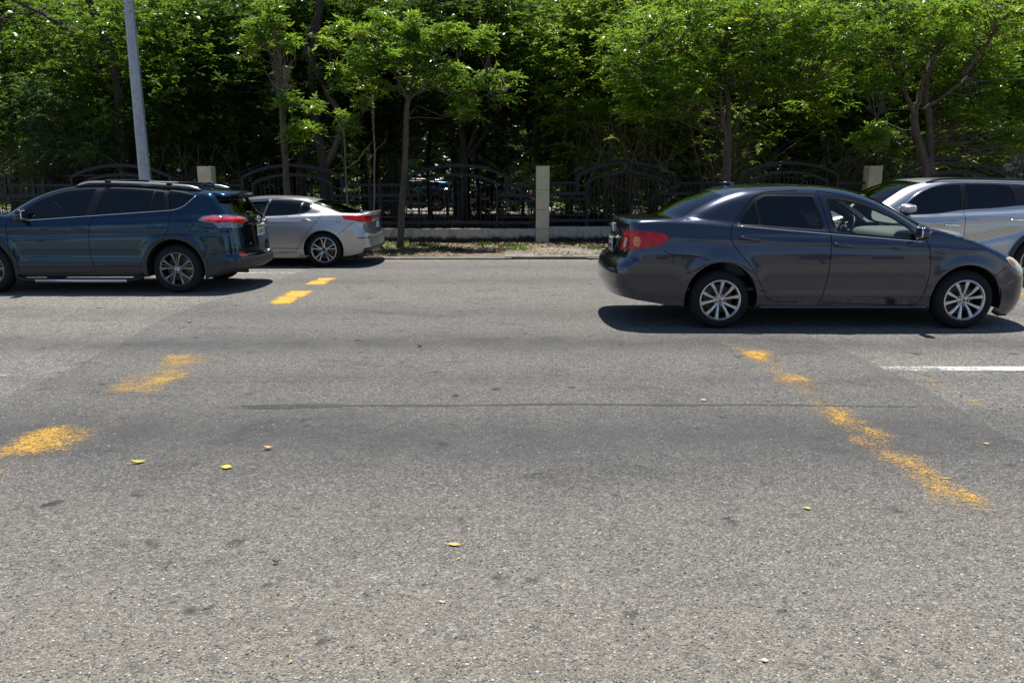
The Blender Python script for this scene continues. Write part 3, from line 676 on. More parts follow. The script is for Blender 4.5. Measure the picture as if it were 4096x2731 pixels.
# ------------------------------------------------------------------ teal SUV (near left)
SUV = dict(name='parked_car', paint='teal', wb=2.66, zw=.338, R=.345, Rr=.232, ytyre=.885, wheel=W5T, mirmat='gloss',
  top=[(-1.2, 1.0), (-.95, 1.045), (-.8, 1.075), (-.3, 1.10), (1, 1.05), (2.0, 1.06), (2.5, 1.11), (2.8, 1.078), (3.1, 1.03), (3.35, .96), (3.55, .85), (3.8, .6)],
  roof=[(-1.3, 1.40), (-.9, 1.415), (-.6, 1.44), (-.27, 1.468), (.02, 1.492), (.36, 1.514), (.7, 1.529), (1.03, 1.537), (1.32, 1.533), (1.55, 1.520), (1.72, 1.498), (1.89, 1.462), (2.07, 1.408), (2.25, 1.331), (2.43, 1.238), (2.56, 1.167), (2.79, 1.05), (3.1, .90)],
  rear_cab=[(.7, -.93), (.95, -.86), (1.06, -.80), (1.2, -.715), (1.35, -.61), (1.45, -.55)], cab_plan=[(-1.0, .74), (-.5, .79), (0, .82), (1.5, .825), (2.2, .81), (2.8, .77)], belt=1.08, tumble=.34, tumble2=.35,
  plan=[(-1.3, .83), (-.9, .87), (-.4, .893), (.3, .90), (2.2, .90), (2.7, .895), (3.2, .865), (3.6, .80)],
  sect=[(.1, -.06), (.2, -.045), (.3, -.022), (.45, -.006), (.62, 0), (.78, -.002), (.92, -.012), (1.0, -.03), (1.08, -.052), (1.18, -.10)],
  rear=[(.2, -.62), (.3, -.89), (.37, -.98), (.45, -.995), (.50, -.98), (.54, -.95), (.62, -.945), (.75, -.93), (.92, -.91), (1.02, -.895), (1.1, -.83)],
  front=[(.15, 3.36), (.25, 3.48), (.4, 3.54), (.6, 3.56), (.75, 3.54), (.9, 3.46), (1.0, 3.3)],
  bow_rear=.22, bow_front=.28, kc=.13, kt=.05, crown=.03, crown_roof=.05, xmid=1.0, bow_cab=.36, kg=.09, ku=.04,
  arch=((.405, .425), (.405, .425)), flare=.022, sill=(.235, .225),
  creases=[(((-.9, 1.02), (0, .99), (1.3, .945), (2.6, .90)), .012, .03, -1.2, 2.9), (((-.9, .42), (1, .45), (3, .45)), .014, .05, .3, 2.3), (((-1, .90), (0, .86), (1.5, .82), (3, .8)), -.007, .04, -1.0, 2.6)],
  yc_rear=[(.2, .72), (1.0, .73), (1.12, .66), (1.38, .56)], yc_front=[(.1, .68), (.6, .68), (.85, .64)], ze=1.372, zf=.86, z0r=.30, z0f=.2,
  yt=[(-.35, .56), (0, .575), (1.0, .58), (1.6, .59), (1.9, .61), (2.2, .66), (2.5, .72), (2.8, .74), (3.1, .72), (3.35, .67)],
  bump_f=[(3.4, .20), (3.2, .19), (3.1, .22)], bump_r=[(-.37, .215), (-.5, .235), (-.66, .27), (-.78, .29)], split=1.15,
  handles=[(.138, .925, .399, .938), (1.191, .895, 1.453, .908)], mirror=(2.05, 1.08, (.09, .085, .085)), ze_=0,
  central=['roof', 'hood', 'tailgate', 'windshield', 'rear_window', 'rear_bumper', 'front_bumper'])
S = SUV
b1 = [(.985, 1.475), (1.03, 1.30), (1.09, 1.10), (1.145, .987), (1.175, .81), (1.182, .614), (1.165, .467), (1.135, .30)]
fd = b1+[(1.6, .288), (2.15, .285), (2.20, .34), (2.262, .452), (2.305, .66), (2.315, .83), (2.31, .95), (2.27, 1.05), (2.17, 1.16), (2.03, 1.27), (1.86, 1.355), (1.66, 1.415), (1.48, 1.45), (1.25, 1.47)]
rd = b1+[(.8, .29), (.54, .295), (.50, .33), (.47, .46), (.39, .60), (.28, .69), (.15, .745), (.095, .842), (.06, .95), (.055, 1.06), (.055, 1.164), (.08, 1.30), (.115, 1.43), (.4, 1.455), (.7, 1.472)]
fg = [(1.12, 1.445), (1.18, 1.25), (1.245, 1.078), (1.7, 1.045), (2.13, 1.018), (2.06, 1.165), (1.97, 1.235), (1.815, 1.315), (1.643, 1.378), (1.475, 1.418), (1.276, 1.438)]
fgf = [(1.005, 1.46), (1.06, 1.28), (1.115, 1.072), (1.7, 1.03), (2.26, .995), (2.20, 1.10), (2.10, 1.185), (1.99, 1.262), (1.83, 1.342), (1.65, 1.403), (1.48, 1.44), (1.27, 1.458)]
r1 = [(.968, 1.45), (.654, 1.445), (.305, 1.42), (.33, 1.28), (.36, 1.138), (.7, 1.112), (1.08, 1.088), (1.02, 1.27)]
r2 = [(.28, 1.412), (.165, 1.40), (.14, 1.28), (.128, 1.15), (.335, 1.137), (.305, 1.28)]
r3 = [(.10, 1.42), (-.078, 1.398), (-.27, 1.352), (-.21, 1.29), (-.145, 1.235), (-.057, 1.178), (.07, 1.158), (.08, 1.29)]
rf = [(.99, 1.466), (.65, 1.462), (.30, 1.438), (.115, 1.418), (.085, 1.28), (.072, 1.13), (.4, 1.118), (.7, 1.096), (1.11, 1.068), (1.05, 1.27)]
r3f = [(.112, 1.435), (-.08, 1.41), (-.30, 1.362), (-.22, 1.278), (-.15, 1.222), (-.06, 1.163), (.055, 1.143), (.07, 1.29)]
tl_ = [(-1.5, 1.075), (-.62, 1.09), (-.48, 1.08), (-.39, 1.058), (-.345, 1.015), (-.47, .99), (-.57, .972), (-.62, .915), (-1.5, .905)]
tlr = [(-1.5, 1.05), (-.62, 1.065), (-.48, 1.06), (-.40, 1.03), (-.52, 1.0), (-.60, .985), (-1.5, .985)]
clad = [(2.24, .15), (2.24, .365), (1.18, .385), (.44, .392), (.44, .15)]
def ring(cx, zw, a, b, wdt, lo):
    o = [(cx+(a+wdt)*math.cos(t), zw+(b+wdt)*math.sin(t)) for t in np.linspace(-.5, math.pi+.5, 40)]
    return o+[(cx, zw-.5)]
S['side'] = [('quarter_panel', 'teal', None, 0),
  ('front_fender', 'teal', [(2.1, .1), (2.1, 1.7), (3.2, 1.7), (3.35, .75), (3.05, .55), (3.05, .1)], 0), ('windscreen_pillar', 'teal', [(.1, 1.2), (-.6, 1.40), (-.6, 1.9), (2.4, 1.9), (2.35, 1.06), (2.2, 1.03)], 0),
  ('front_bumper', 'teal', [(3.05, .1), (3.05, .62), (3.35, .80), (4, .8), (4, .1)], 0),
  ('rear_bumper', 'teal', [(-1.6, .15), (-1.6, .60), (-.95, .585), (-.60, .575), (-.40, .53), (-.35, .4), (-.3, .15)], 0),
  ('rear_bumper', 'clad', [(-1.6, .15), (-1.6, .50), (-.95, .475), (-.80, .425), (-.42, .385), (-.3, .36), (-.3, .15)], .006),
  ('side_sill', 'clad', [(.3, .1), (.3, .30), (2.3, .30), (2.4, .1)], 0),
  ('rear_door', 'teal', rd, 0), ('front_door', 'teal', fd, 0),
  ('rear_door', 'clad', [(1.17, .385), (.44, .392), (.44, .296), (1.135, .30)], .010), ('front_door', 'clad', [(1.160, .385), (2.235, .37), (2.14, .288), (1.140, .30)], .010),
  ('arch_moulding', 'clad', ring(0, .338, .405, .425, .055, 0), .010), ('front_arch_moulding', 'clad', ring(2.66, .338, .405, .425, .055, 0), .010),
  ('front_door', 'black', fgf, -.002), ('rear_door', 'black', rf, -.002), ('quarter_panel', 'black', r3f, -.002),
  ('front_door_window', 'tint', fg, -.008), ('rear_door_window', 'tint', r1, -.008), ('vent_window', 'tint', r2, -.008), ('quarter_window', 'tint', r3, -.008),
  ('tail_light', 'lampg', tl_, .004), ('tail_light', 'pink', tlr, .004), ('tail_light', 'red', [(-1.5, 1.02), (-.75, 1.02), (-.58, 1.015), (-.60, .99), (-1.5, .99)], .004),
  ('tail_light', 'lampg', [(-1.5, .98), (-.62, .975), (-.64, .925), (-1.5, .915)], .004),
  ('headlight', 'cream', [(2.95, .93), (3.2, .91), (3.6, .88), (3.6, .78), (3.3, .80), (3.1, .84)], .004)]
fuel = [(-.225+.048*math.cos(t), .955+.048*math.sin(t)) for t in np.linspace(0, 2*math.pi, 25)]
S['side'].append(('fuel_door', 'teal', fuel, 0))
S['gaps'] = [fd+[fd[0]], rd[8:], [(-.60, .575), (-.40, .53), (-.36, .46)], fuel, [(3.07, .62), (3.35, .80)]]
S['toppart'] = [('roof', 'teal', None, 0), ('hood', 'teal', (2.80, .28, 4.6, 0, .0), 0), ('windshield', 'tint', (1.86, .36, 2.78, .28, .045), -.003)]
S['topgaps'] = []
S['rearpart'] = [('rear_bumper', 'teal', None, 0),
  ('tailgate', 'teal', [(-.60, 1.5), (-.62, 1.10), (-.70, .95), (-.66, .75), (-.64, .58), (-.55, .50), (0, .49), (.55, .50), (.64, .58), (.66, .75), (.70, .95), (.62, 1.10), (.60, 1.5)], 0),
  ('rear_bumper', 'clad', [(-.9, .2), (-.9, .485), (-.66, .49), (0, .48), (.66, .49), (.9, .485), (.9, .2)], .006),
  ('tailgate', 'gloss', [(-.50, .94), (-.42, .72), (-.36, .60), (.36, .60), (.42, .72), (.50, .94)], -.006),
  ('rear_window', 'tint', [(-.55, 1.345), (-.60, 1.10), (-.56, 1.068), (0, 1.06), (.56, 1.068), (.60, 1.10), (.55, 1.345)], -.005),
  ('tail_light', 'lampg', [(.95, 1.075), (.60, 1.078), (.42, 1.03), (.36, .985), (.42, .975), (.50, .955), (.58, .905), (.95, .905)], .004, 'sym'),
  ('tail_light', 'pink', [(.95, 1.055), (.60, 1.06), (.45, 1.02), (.40, .992), (.50, .985), (.95, .985)], .004, 'sym'),
  ('tail_light', 'red', [(.95, 1.02), (.60, 1.02), (.45, 1.0), (.52, .985), (.58, .97), (.95, .96)], .004, 'sym'),
  ('rear_bumper', 'redd', [(.56, .52), (.60, .575), (.66, .575), (.72, .53), (.70, .50), (.6, .50)], .003, 'sym')]
S['rearpart_gaps'] = [[(-.60, 1.37), (-.62, 1.10), (-.70, .95), (-.66, .75), (-.64, .58), (-.55, .50), (0, .49), (.55, .50), (.64, .58), (.66, .75), (.70, .95), (.62, 1.10), (.60, 1.37)]]
S['frontpart'] = [('front_bumper', 'teal', None, 0), ('front_bumper', 'black', [(-.5, .80), (-.4, .72), (.4, .72), (.5, .80)], -.01), ('front_bumper', 'clad', [(-.5, .6), (-.55, .3), (.55, .3), (.5, .6)], -.01),
  ('headlight', 'cream', [(.95, .9), (.5, .855), (.45, .79), (.95, .78)], .004, 'sym')]
B, suv, mp = build_car(S, 'dark teal SUV facing left with a silver roof rail and side step', 'car', (-4.708, 11.745, 0), math.pi)
rx = lambda y, z: float(B.rXr(np.array([y]), np.array([z]))[0]); ry = lambda x, z: float(B.rY(np.array([x]), np.array([z]))[0]); rz = lambda x, y: float(B.rZ(np.array([x]), np.array([y]))[0])
gt = mp['tailgate']
oval_emblem(gt, frame((rx(0, 1.0)-.008, 0, 1.0), (0, -1, 0), (-.1, 0, 1)), .14, M['chrome'])
font('RAV4', .052, M['chrome'], gt, frame((rx(.42, .66)-.004, .40, .665), (.14, -1, 0), (0, 0, 1)), sx=1.2)
font('XLE', .04, M['chrome'], gt, frame((rx(-.45, .66)-.004, -.42, .665), (-.14, -1, 0), (0, 0, 1)))
pl = MB().bbox((rx(0, .84)-.016, -.155, .76), (rx(0, .84)-.008, .155, .92), .003).build('license_plate', M['platew'], suv)
px_ = rx(0, .84)-.0175
font('G541921', .082, M['ink'], pl, frame((px_, 0, .815), (0, -1, 0), (0, 0, 1)), sx=.82)
MB().box((px_, -.14, .872), (px_+.001, .14, .912)).build('plate_band', M['plateg'], pl)
font('REP. DOMINICANA', .019, M['ink'], pl, frame((px_-.001, 0, .892), (0, -1, 0), (0, 0, 1)))
MB().bbox((rx(0, .95)-.02, -.42, .935), (rx(0, .95)+.03, .42, .962), .008).build('garnish', M['gloss'], gt, True)
sp = MB(); V = []                                   # roof spoiler
for (x, dz) in ((-.33, .0), (-.53, .012), (-.67, .006), (-.75, -.012), (-.76, -.028), (-.67, -.035), (-.50, -.045)):
    for k in range(17):
        y = -.60+1.2*k/16; e = abs(y)/.6
        V.append((x+.10*e**2.5*(1 if x < -.4 else .2), y, 1.452-.05*e**2.2-(.33+x)*-.10+dz))
sp.add(V, [(i*17+k, i*17+k+1, (i+1)*17+k+1, (i+1)*17+k) for i in range(6) for k in range(16)]+[tuple(i*17 for i in range(7)), tuple(i*17+16 for i in range(6, -1, -1))])
sp.build('spoiler', [M['teal']], suv, True)
MB().tube([(-.76, -.18, 1.096), (-.80, .10, 1.09), (-.78, .12, 1.10)], [.012, .02, .02], 8).tube([(-.75, .12, 1.09), (-.735, -.28, 1.14)], [.014, .006], 6).build('rear_wiper', M['black'], suv, True)
for sg in (-1, 1):
    yy_ = sg*.59; xs_ = np.linspace(-.33, 1.44, 30)
    P1 = [(x, yy_, rz(x, .59)+.045*min(1, (x+.33)/.18, (1.44-x)/.18)**.6+.004) for x in xs_]
    MB().tube(P1, [.008]+[.017]*28+[.008], 8).build('roof_rail', M['alloy'], suv, True)
    MB().tube([(x, yy_+sg*.002, rz(x, .59)+.006) for x in xs_], .014, 6).build('rail_base', M['black'], suv, True)
    rb = MB().tube([(2.24, sg*.84, .30), (2.22, sg*.90, .225), (2.1, sg*.925, .195), (.62, sg*.925, .195), (.50, sg*.90, .225), (.47, sg*.84, .30)], .036, 10).build('side_step', M['black'], suv, True)
    MB().tube([(1.96, sg*.935, .188), (.68, sg*.935, .188)], .030, 12).build('step_tube', M['alloy'], rb, True)
    Lb = []
    for x in np.linspace(2.12, .06, 44): Lb.append((x, sg*(ry(x, 1.156-.068*x)+.003), 1.156-.068*x))
    for (x, z) in ((-.02, 1.165), (-.09, 1.19), (-.16, 1.235), (-.23, 1.30), (-.29, 1.36)): Lb.append((x, sg*(ry(x, z)+.004), z))
    MB().tube(Lb, .006, 5).build('window_chrome', M['chrome'], suv, True)
for x in (.98, .12):
    MB().tube([(x, -.62, rz(x, .6)+.055), (x, -.5, rz(x, .6)+.068), (x, 0, rz(x, .6)+.078), (x, .5, rz(x, .6)+.068), (x, .62, rz(x, .6)+.055)], .017, 8).ell((x, .60, rz(x, .6)+.065), (.04, .03, .022), .5, 14).ell((x, -.60, rz(x, .6)+.065), (.04, .03, .022), .5, 14).build('roof_crossbar', M['black'], suv, True)
MB().ell((-.20, 0, rz(-.2, 0)+.02), (.09, .03, .035), .8, 16, 0, None, lambda p: Vector((p.x, p.y, p.z*(1.2-p.x*5)))).build('antenna', M['teal'], suv, True)
MB().box((-.7, -.72, .42), (2.6, .72, .45)).build('cabin_floor', M['under'], suv)
for y in (-.37, .37): seat(1.30, y, suv)

# ------------------------------------------------------------------ silver sedan (far left)
KS = dict(name='parked_car', paint='silver', wb=2.79, zw=.315, R=.32, Rr=.226, ytyre=.885, wheel=W10T, hmat='chrome',
  top=[(-1.3, .93), (-.85, .962), (-.6, .975), (-.3, .985), (.3, .96), (1, .93), (2.2, .93), (2.5, .95), (2.9, .90), (3.2, .83), (3.45, .74), (3.6, .62)],
  roof=[(-1.0, .78), (-.667, .935), (-.437, 1.012), (-.198, 1.098), (.042, 1.172), (.259, 1.222), (.403, 1.246), (.644, 1.270), (.887, 1.280), (1.129, 1.282), (1.372, 1.272), (1.557, 1.246), (1.75, 1.205), (2.0, 1.13), (2.3, 1.02), (2.6, .90), (2.9, .76)],
  cab_plan=[(-.9, .62), (-.5, .70), (0, .78), (.6, .82), (1.6, .82), (2.3, .79), (2.8, .74)], belt=.93, cabz=.90, tumble=.42, tumble2=.6,
  plan=[(-1.2, .82), (-.85, .865), (-.4, .895), (.3, .905), (2.2, .905), (2.7, .90), (3.2, .86), (3.6, .78)],
  sect=[(.1, -.07), (.2, -.045), (.3, -.02), (.45, -.004), (.62, 0), (.75, -.008), (.85, -.03), (.92, -.055), (1.0, -.1)],
  rear=[(.18, -.80), (.28, -.88), (.36, -.935), (.45, -.925), (.56, -.915), (.66, -.86), (.78, -.83), (.86, -.85), (.95, -.85), (1.0, -.82)],
  front=[(.12, 3.4), (.2, 3.52), (.35, 3.60), (.5, 3.61), (.62, 3.58), (.72, 3.48), (.8, 3.3)],
  bow_rear=.16, bow_front=.32, kc=.14, kt=.04, crown=.02, crown_roof=.05, xmid=.9, bow_cab=.36, kg=.08, ku=.035,
  arch=((.365, .355), (.365, .355)), flare=.016, sill=(.172, .17),
  creases=[(((-.9, .86), (0, .84), (1.5, .82), (2.6, .78)), .006, .02, -.8, 2.9), (((-.9, .30), (1, .31), (3, .31)), .012, .035, .3, 2.3)],
  yc_rear=[(.15, .70), (.7, .72), (.92, .66)], yc_front=[(.1, .66), (.5, .66), (.72, .62)], ze=.915, zf=.67, z0r=.29, z0f=.17,
  yt=[(-.6, .66), (-.4, .65), (-.1, .615), (.15, .59), (.5, .575), (1.3, .575), (1.6, .59), (1.9, .62), (2.2, .68), (2.5, .71), (2.9, .69), (3.2, .66)],
  bump_f=[(3.4, .15), (3.3, .14), (3.155, .17)], bump_r=[(-.36, .20), (-.5, .215), (-.66, .25)], split=1.1,
  handles=[(.186, .845, .416, .855), (1.2, .82, 1.43, .83)], mirror=(2.0, .95, (.08, .085, .07)),
  central=['roof', 'hood', 'trunk_lid', 'windshield', 'rear_window', 'rear_bumper', 'front_bumper'])
S = KS
b1 = [(.985, 1.245), (1.03, 1.08), (1.07, .938), (1.10, .869), (1.112, .80), (1.11, .6), (1.09, .45), (1.06, .278)]
fd = b1+[(1.6, .27), (2.1, .265), (2.2, .33), (2.28, .5), (2.3, .68), (2.28, .82), (2.24, .90), (2.1, .98), (1.9, 1.075), (1.7, 1.15), (1.5, 1.2), (1.25, 1.235)]
rd = b1+[(.8, .282), (.56, .288), (.50, .31), (.40, .45), (.278, .629), (.15, .78), (.025, .938), (.0, .985), (.05, 1.08), (.12, 1.165), (.4, 1.205), (.7, 1.235)]
fg = [(1.10, 1.205), (1.14, 1.06), (1.19, .935), (1.6, .92), (2.12, .90), (1.95, .99), (1.75, 1.08), (1.55, 1.145), (1.35, 1.187)]
fgf = [(.998, 1.236), (1.05, 1.06), (1.09, .917), (1.6, .90), (2.22, .88), (2.0, 1.0), (1.78, 1.10), (1.56, 1.172), (1.33, 1.215)]
r1 = [(.96, 1.213), (.718, 1.207), (.405, 1.187), (.425, 1.09), (.445, .985), (.616, .956), (1.05, .935), (1.0, 1.08)]
r2 = [(.375, 1.180), (.285, 1.155), (.235, 1.10), (.262, 1.045), (.33, 1.01), (.41, .990), (.395, 1.09)]
rf = [(.98, 1.236), (.71, 1.229), (.38, 1.203), (.27, 1.17), (.205, 1.10), (.24, 1.03), (.33, .982), (.45, .958), (.62, .937), (1.08, .915), (1.02, 1.08)]
tl_ = [(-1.4, .945), (-.718, .942), (-.5, .938), (-.345, .932), (-.41, .871), (-.573, .845), (-.782, .807), (-1.4, .79)]
S['side'] = [('quarter_panel', 'silver', None, 0), ('front_fender', 'silver', [(2.2, .1), (2.2, 1.5), (3.2, 1.5), (3.3, .6), (3.1, .5), (3.1, .1)], 0),
  ('windscreen_pillar', 'silver', [(-.4, 1.02), (-.6, 1.5), (2.5, 1.5), (2.4, .92), (2.15, .91), (1, 1.1), (.2, 1.1), (.02, 1.02)], 0),
  ('front_bumper', 'silver', [(3.1, .1), (3.1, .5), (3.3, .62), (4, .62), (4, .1)], 0),
  ('rear_bumper', 'silver', [(-1.6, .1), (-1.6, .84), (-.601, .845), (-.277, .60), (-.3, .3), (-.3, .1)], 0),
  ('rear_bumper', 'black', [(-1.6, .1), (-1.6, .37), (-.80, .355), (-.72, .30), (-.64, .22), (-.64, .1)], -.006),
  ('rear_bumper', 'redd', [(-1.3, .545), (-.61, .545), (-.63, .525), (-1.3, .52)], .002),
  ('side_sill', 'silver', [(.3, .1), (.3, .34), (.48, .335), (.57, .282), (2.1, .262), (2.2, .33), (2.4, .33), (2.4, .1)], 0),
  ('rear_door', 'silver', rd, 0), ('front_door', 'silver', fd, 0), ('front_door', 'black', fgf, -.002), ('rear_door', 'black', rf, -.002),
  ('front_door_window', 'tint', fg, -.008), ('rear_door_window', 'mid', r1, -.008), ('quarter_window', 'mid', r2, -.008),
  ('tail_light', 'red', tl_, .004), ('headlight', 'cream', [(3.0, .74), (3.2, .74), (3.7, .70), (3.7, .62), (3.3, .62), (3.1, .66)], .004)]
fuel = [(-.285+.04*math.cos(t), .85+.04*math.sin(t)) for t in np.linspace(0, 2*math.pi, 21)]
S['side'].append(('fuel_door', 'silver', fuel, 0))
S['gaps'] = [fd+[fd[0]], rd[8:], [(-.601, .845), (-.44, .73), (-.277, .60)], fuel]
S['toppart'] = [('roof', 'silver', None, 0), ('hood', 'silver', (2.62, .28, 4.6, 0, .0), 0), ('trunk_lid', 'silver', (-1.6, 0, -.62, -.22, .0), 0),
  ('windshield', 'tint', (1.66, .36, 2.60, .28, .045), -.003), ('rear_window', 'tint', (-.60, -.2, .18, -.2, .03), -.003)]
S['rearpart'] = [('rear_bumper', 'silver', None, 0),
  ('trunk_lid', 'silver', [(-.62, 1.1), (-.62, .93), (-.50, .86), (-.46, .66), (.46, .66), (.50, .86), (.62, .93), (.62, 1.1)], 0),
  ('tail_light', 'red', [(.95, .93), (.55, .93), (.42, .90), (.40, .83), (.55, .80), (.95, .79)], .004, 'sym'),
  ('rear_bumper', 'black', [(-.9, .2), (-.9, .37), (.9, .37), (.9, .2)], -.004)]
S['rearpart_gaps'] = [[(-.62, .915), (-.50, .86), (-.46, .66), (.46, .66), (.50, .86), (.62, .915)]]
S['frontpart'] = [('front_bumper', 'silver', None, 0), ('front_bumper', 'black', [(-.4, .60), (-.36, .50), (.36, .50), (.4, .60)], -.02), ('headlight', 'cream', [(.95, .69), (.5, .66), (.45, .61), (.95, .61)], .004, 'sym')]
B, kia, mp = build_car(S, 'silver sedan with a small boot spoiler, behind the teal SUV', 'car', (-3.439, 15.09, 0), math.pi)
rx = lambda y, z: float(B.rXr(np.array([y]), np.array([z]))[0]); ry = lambda x, z: float(B.rY(np.array([x]), np.array([z]))[0]); rz = lambda x, y: float(B.rZ(np.array([x]), np.array([y]))[0])
sp = MB(); V = []
for (x, z) in ((-.66, .968), (-.78, .985), (-.885, 1.0), (-.895, .985), (-.86, .93), (-.82, .90)):
    for k in range(17): y = -.62+1.24*k/16; e = abs(y)/.62; V.append((x+.10*e**3, y, z-.022*e**3))
sp.add(V, [(i*17+k, i*17+k+1, (i+1)*17+k+1, (i+1)*17+k) for i in range(5) for k in range(16)]+[tuple(i*17 for i in range(6)), tuple(i*17+16 for i in range(5, -1, -1))])
sp.build('spoiler', M['silver'], kia, True)
for sg in (-1, 1):
    MB().tube([(x, sg*(ry(x, z)+.004), z) for x, z in smooth([(2.0, 1.02), (1.7, 1.148), (1.4, 1.215), (1.1, 1.238), (.7, 1.236), (.395, 1.207), (.209, 1.168), (.047, 1.113), (-.10, 1.065)], False, .06)], .008, 5).build('window_chrome', M['chrome'], kia, True)
    mb = MB(); L0 = smooth([(1.0, 1.238), (1.35, 1.218), (1.6, 1.165), (1.8, 1.09)], False, .06); V = []
    for x, z in L0: V += [(x, sg*(ry(x, z)+.006), z), (x, sg*(ry(x, z-.05)+.03), z-.05)]
    mb.add(V, [(2*i, 2*i+1, 2*i+3, 2*i+2) for i in range(len(L0)-1)]); mb.build('rain_visor', M['gloss'], kia, True)
MB().box((-.6, -.72, .38), (2.6, .72, .41)).build('cabin_floor', M['dash'], kia)
for y in (-.37, .37): seat(1.35, y, kia, 'beige', .22)
MB().ell((.45, 0, .58), (.28, .62, .10), .4, 24).ell((.22, 0, .86), (.08, .62, .26), .4, 24).build('rear_seat', M['beige'], kia, True)
pl = MB().bbox((rx(0, .74)-.016, -.155, .67), (rx(0, .74)-.008, .155, .80), .003).build('license_plate', M['platew'], kia)

# ------------------------------------------------------------------ pale silver SUV (right edge)
TS = dict(name='parked_car', paint='silver2', wb=2.70, zw=.345, R=.352, Rr=.235, ytyre=.905, wheel=W5D, hmat='chrome',
  top=[(-1.2, 1.05), (-.8, 1.13), (-.3, 1.15), (1, 1.10), (2.0, 1.07), (2.5, 1.09), (2.8, 1.075), (3.1, 1.04), (3.35, .98), (3.55, .88), (3.8, .62)],
  roof=[(-1.3, 1.47), (-.8, 1.52), (-.3, 1.56), (.2, 1.588), (.7, 1.602), (1.077, 1.607), (1.469, 1.601), (1.712, 1.578), (1.953, 1.527), (2.1, 1.475), (2.25, 1.40), (2.4, 1.32), (2.6, 1.205), (2.8, 1.09), (3.1, .92)],
  rear_cab=[(.7, -.98), (1.0, -.92), (1.2, -.82), (1.35, -.70), (1.5, -.56)], cab_plan=[(-1.0, .74), (-.5, .79), (0, .82), (1.5, .83), (2.2, .815), (2.8, .77)], belt=1.10, tumble=.34, tumble2=.3,
  plan=[(-1.3, .84), (-.9, .88), (-.4, .905), (.3, .92), (2.2, .92), (2.7, .915), (3.2, .88), (3.6, .82)],
  sect=[(.1, -.06), (.2, -.045), (.3, -.022), (.45, -.006), (.62, 0), (.78, -.002), (.92, -.008), (1.02, -.02), (1.10, -.05), (1.2, -.10)],
  rear=[(.2, -.7), (.3, -.92), (.45, -.98), (.7, -.96), (1.0, -.94), (1.1, -.9)],
  front=[(.15, 3.36), (.25, 3.48), (.4, 3.54), (.6, 3.56), (.75, 3.55), (.9, 3.50), (1.0, 3.35)],
  bow_rear=.22, bow_front=.25, kc=.13, kt=.05, crown=.03, crown_roof=.05, xmid=1.0, bow_cab=.36, kg=.09, ku=.04,
  arch=((.41, .425), (.41, .425)), flare=.03, sill=(.22, .22),
  creases=[(((-.9, 1.06), (0, 1.03), (1.0, .97), (1.6, .93), (2.6, .95)), .014, .025, -1.2, 2.9), (((-.9, .9), (0, .85), (1.2, .62), (2.2, .5), (2.9, .45)), -.022, .07, .2, 2.6), (((-.9, .42), (1, .40), (3, .40)), .016, .05, .3, 2.3)],
  yc_rear=[(.2, .74), (1.0, .74), (1.15, .68), (1.45, .56)], yc_front=[(.1, .70), (.6, .70), (.86, .64)], ze=1.46, zf=.90, z0r=.30, z0f=.2,
  yt=[(-.3, .57), (0, .575), (1.0, .58), (1.6, .59), (1.9, .61), (2.2, .67), (2.5, .73), (2.8, .75), (3.1, .73), (3.35, .68)],
  bump_f=[(3.4, .20), (3.25, .19), (3.14, .22)], bump_r=[(-.38, .215), (-.5, .235), (-.66, .27)], split=1.15,
  handles=[(.25, .975, .482, .985), (1.235, .895, 1.47, .905)], mirror=(2.02, 1.14, (.13, .13, .065)),
  central=['roof', 'hood', 'tailgate', 'windshield', 'rear_window', 'rear_bumper', 'front_bumper'])
S = TS
b1 = [(1.10, 1.52), (1.11, 1.30), (1.155, 1.08), (1.16, .965), (1.150, .69), (1.14, .5), (1.12, .30)]
fd = b1+[(1.6, .288), (2.15, .285), (2.22, .36), (2.30, .6), (2.33, .83), (2.33, .98), (2.28, 1.05), (2.17, 1.18), (2.03, 1.29), (1.86, 1.40), (1.66, 1.475), (1.48, 1.51), (1.30, 1.525)]
rd = b1+[(.8, .29), (.56, .295), (.50, .36), (.47, .46), (.39, .64), (.28, .74), (.18, .80), (.14, .95), (.15, 1.10), (.19, 1.25), (.27, 1.40), (.35, 1.49), (.6, 1.515), (.9, 1.525)]
fg = [(1.17, 1.50), (1.18, 1.30), (1.19, 1.142), (1.6, 1.085), (2.02, 1.065), (2.02, 1.13), (1.94, 1.225), (1.815, 1.325), (1.63, 1.42), (1.457, 1.468), (1.3, 1.49)]
r1 = [(1.09, 1.50), (.85, 1.502), (.6, 1.495), (.42, 1.478), (.375, 1.37), (.365, 1.203), (.7, 1.17), (1.08, 1.145), (1.08, 1.3)]
r3 = [(.22, 1.47), (-.1, 1.45), (-.35, 1.40), (-.28, 1.33), (-.1, 1.27), (.10, 1.225)]
fr_ = [(2.20, 1.04), (1.6, 1.065), (1.15, 1.125), (.7, 1.15), (.36, 1.182), (.05, 1.205), (-.1, 1.25), (-.3, 1.31), (-.42, 1.41), (-.1, 1.468), (.25, 1.498), (.6, 1.515), (1.1, 1.522), (1.30, 1.512), (1.46, 1.49), (1.64, 1.44), (1.83, 1.345), (1.97, 1.24), (2.1, 1.12)]
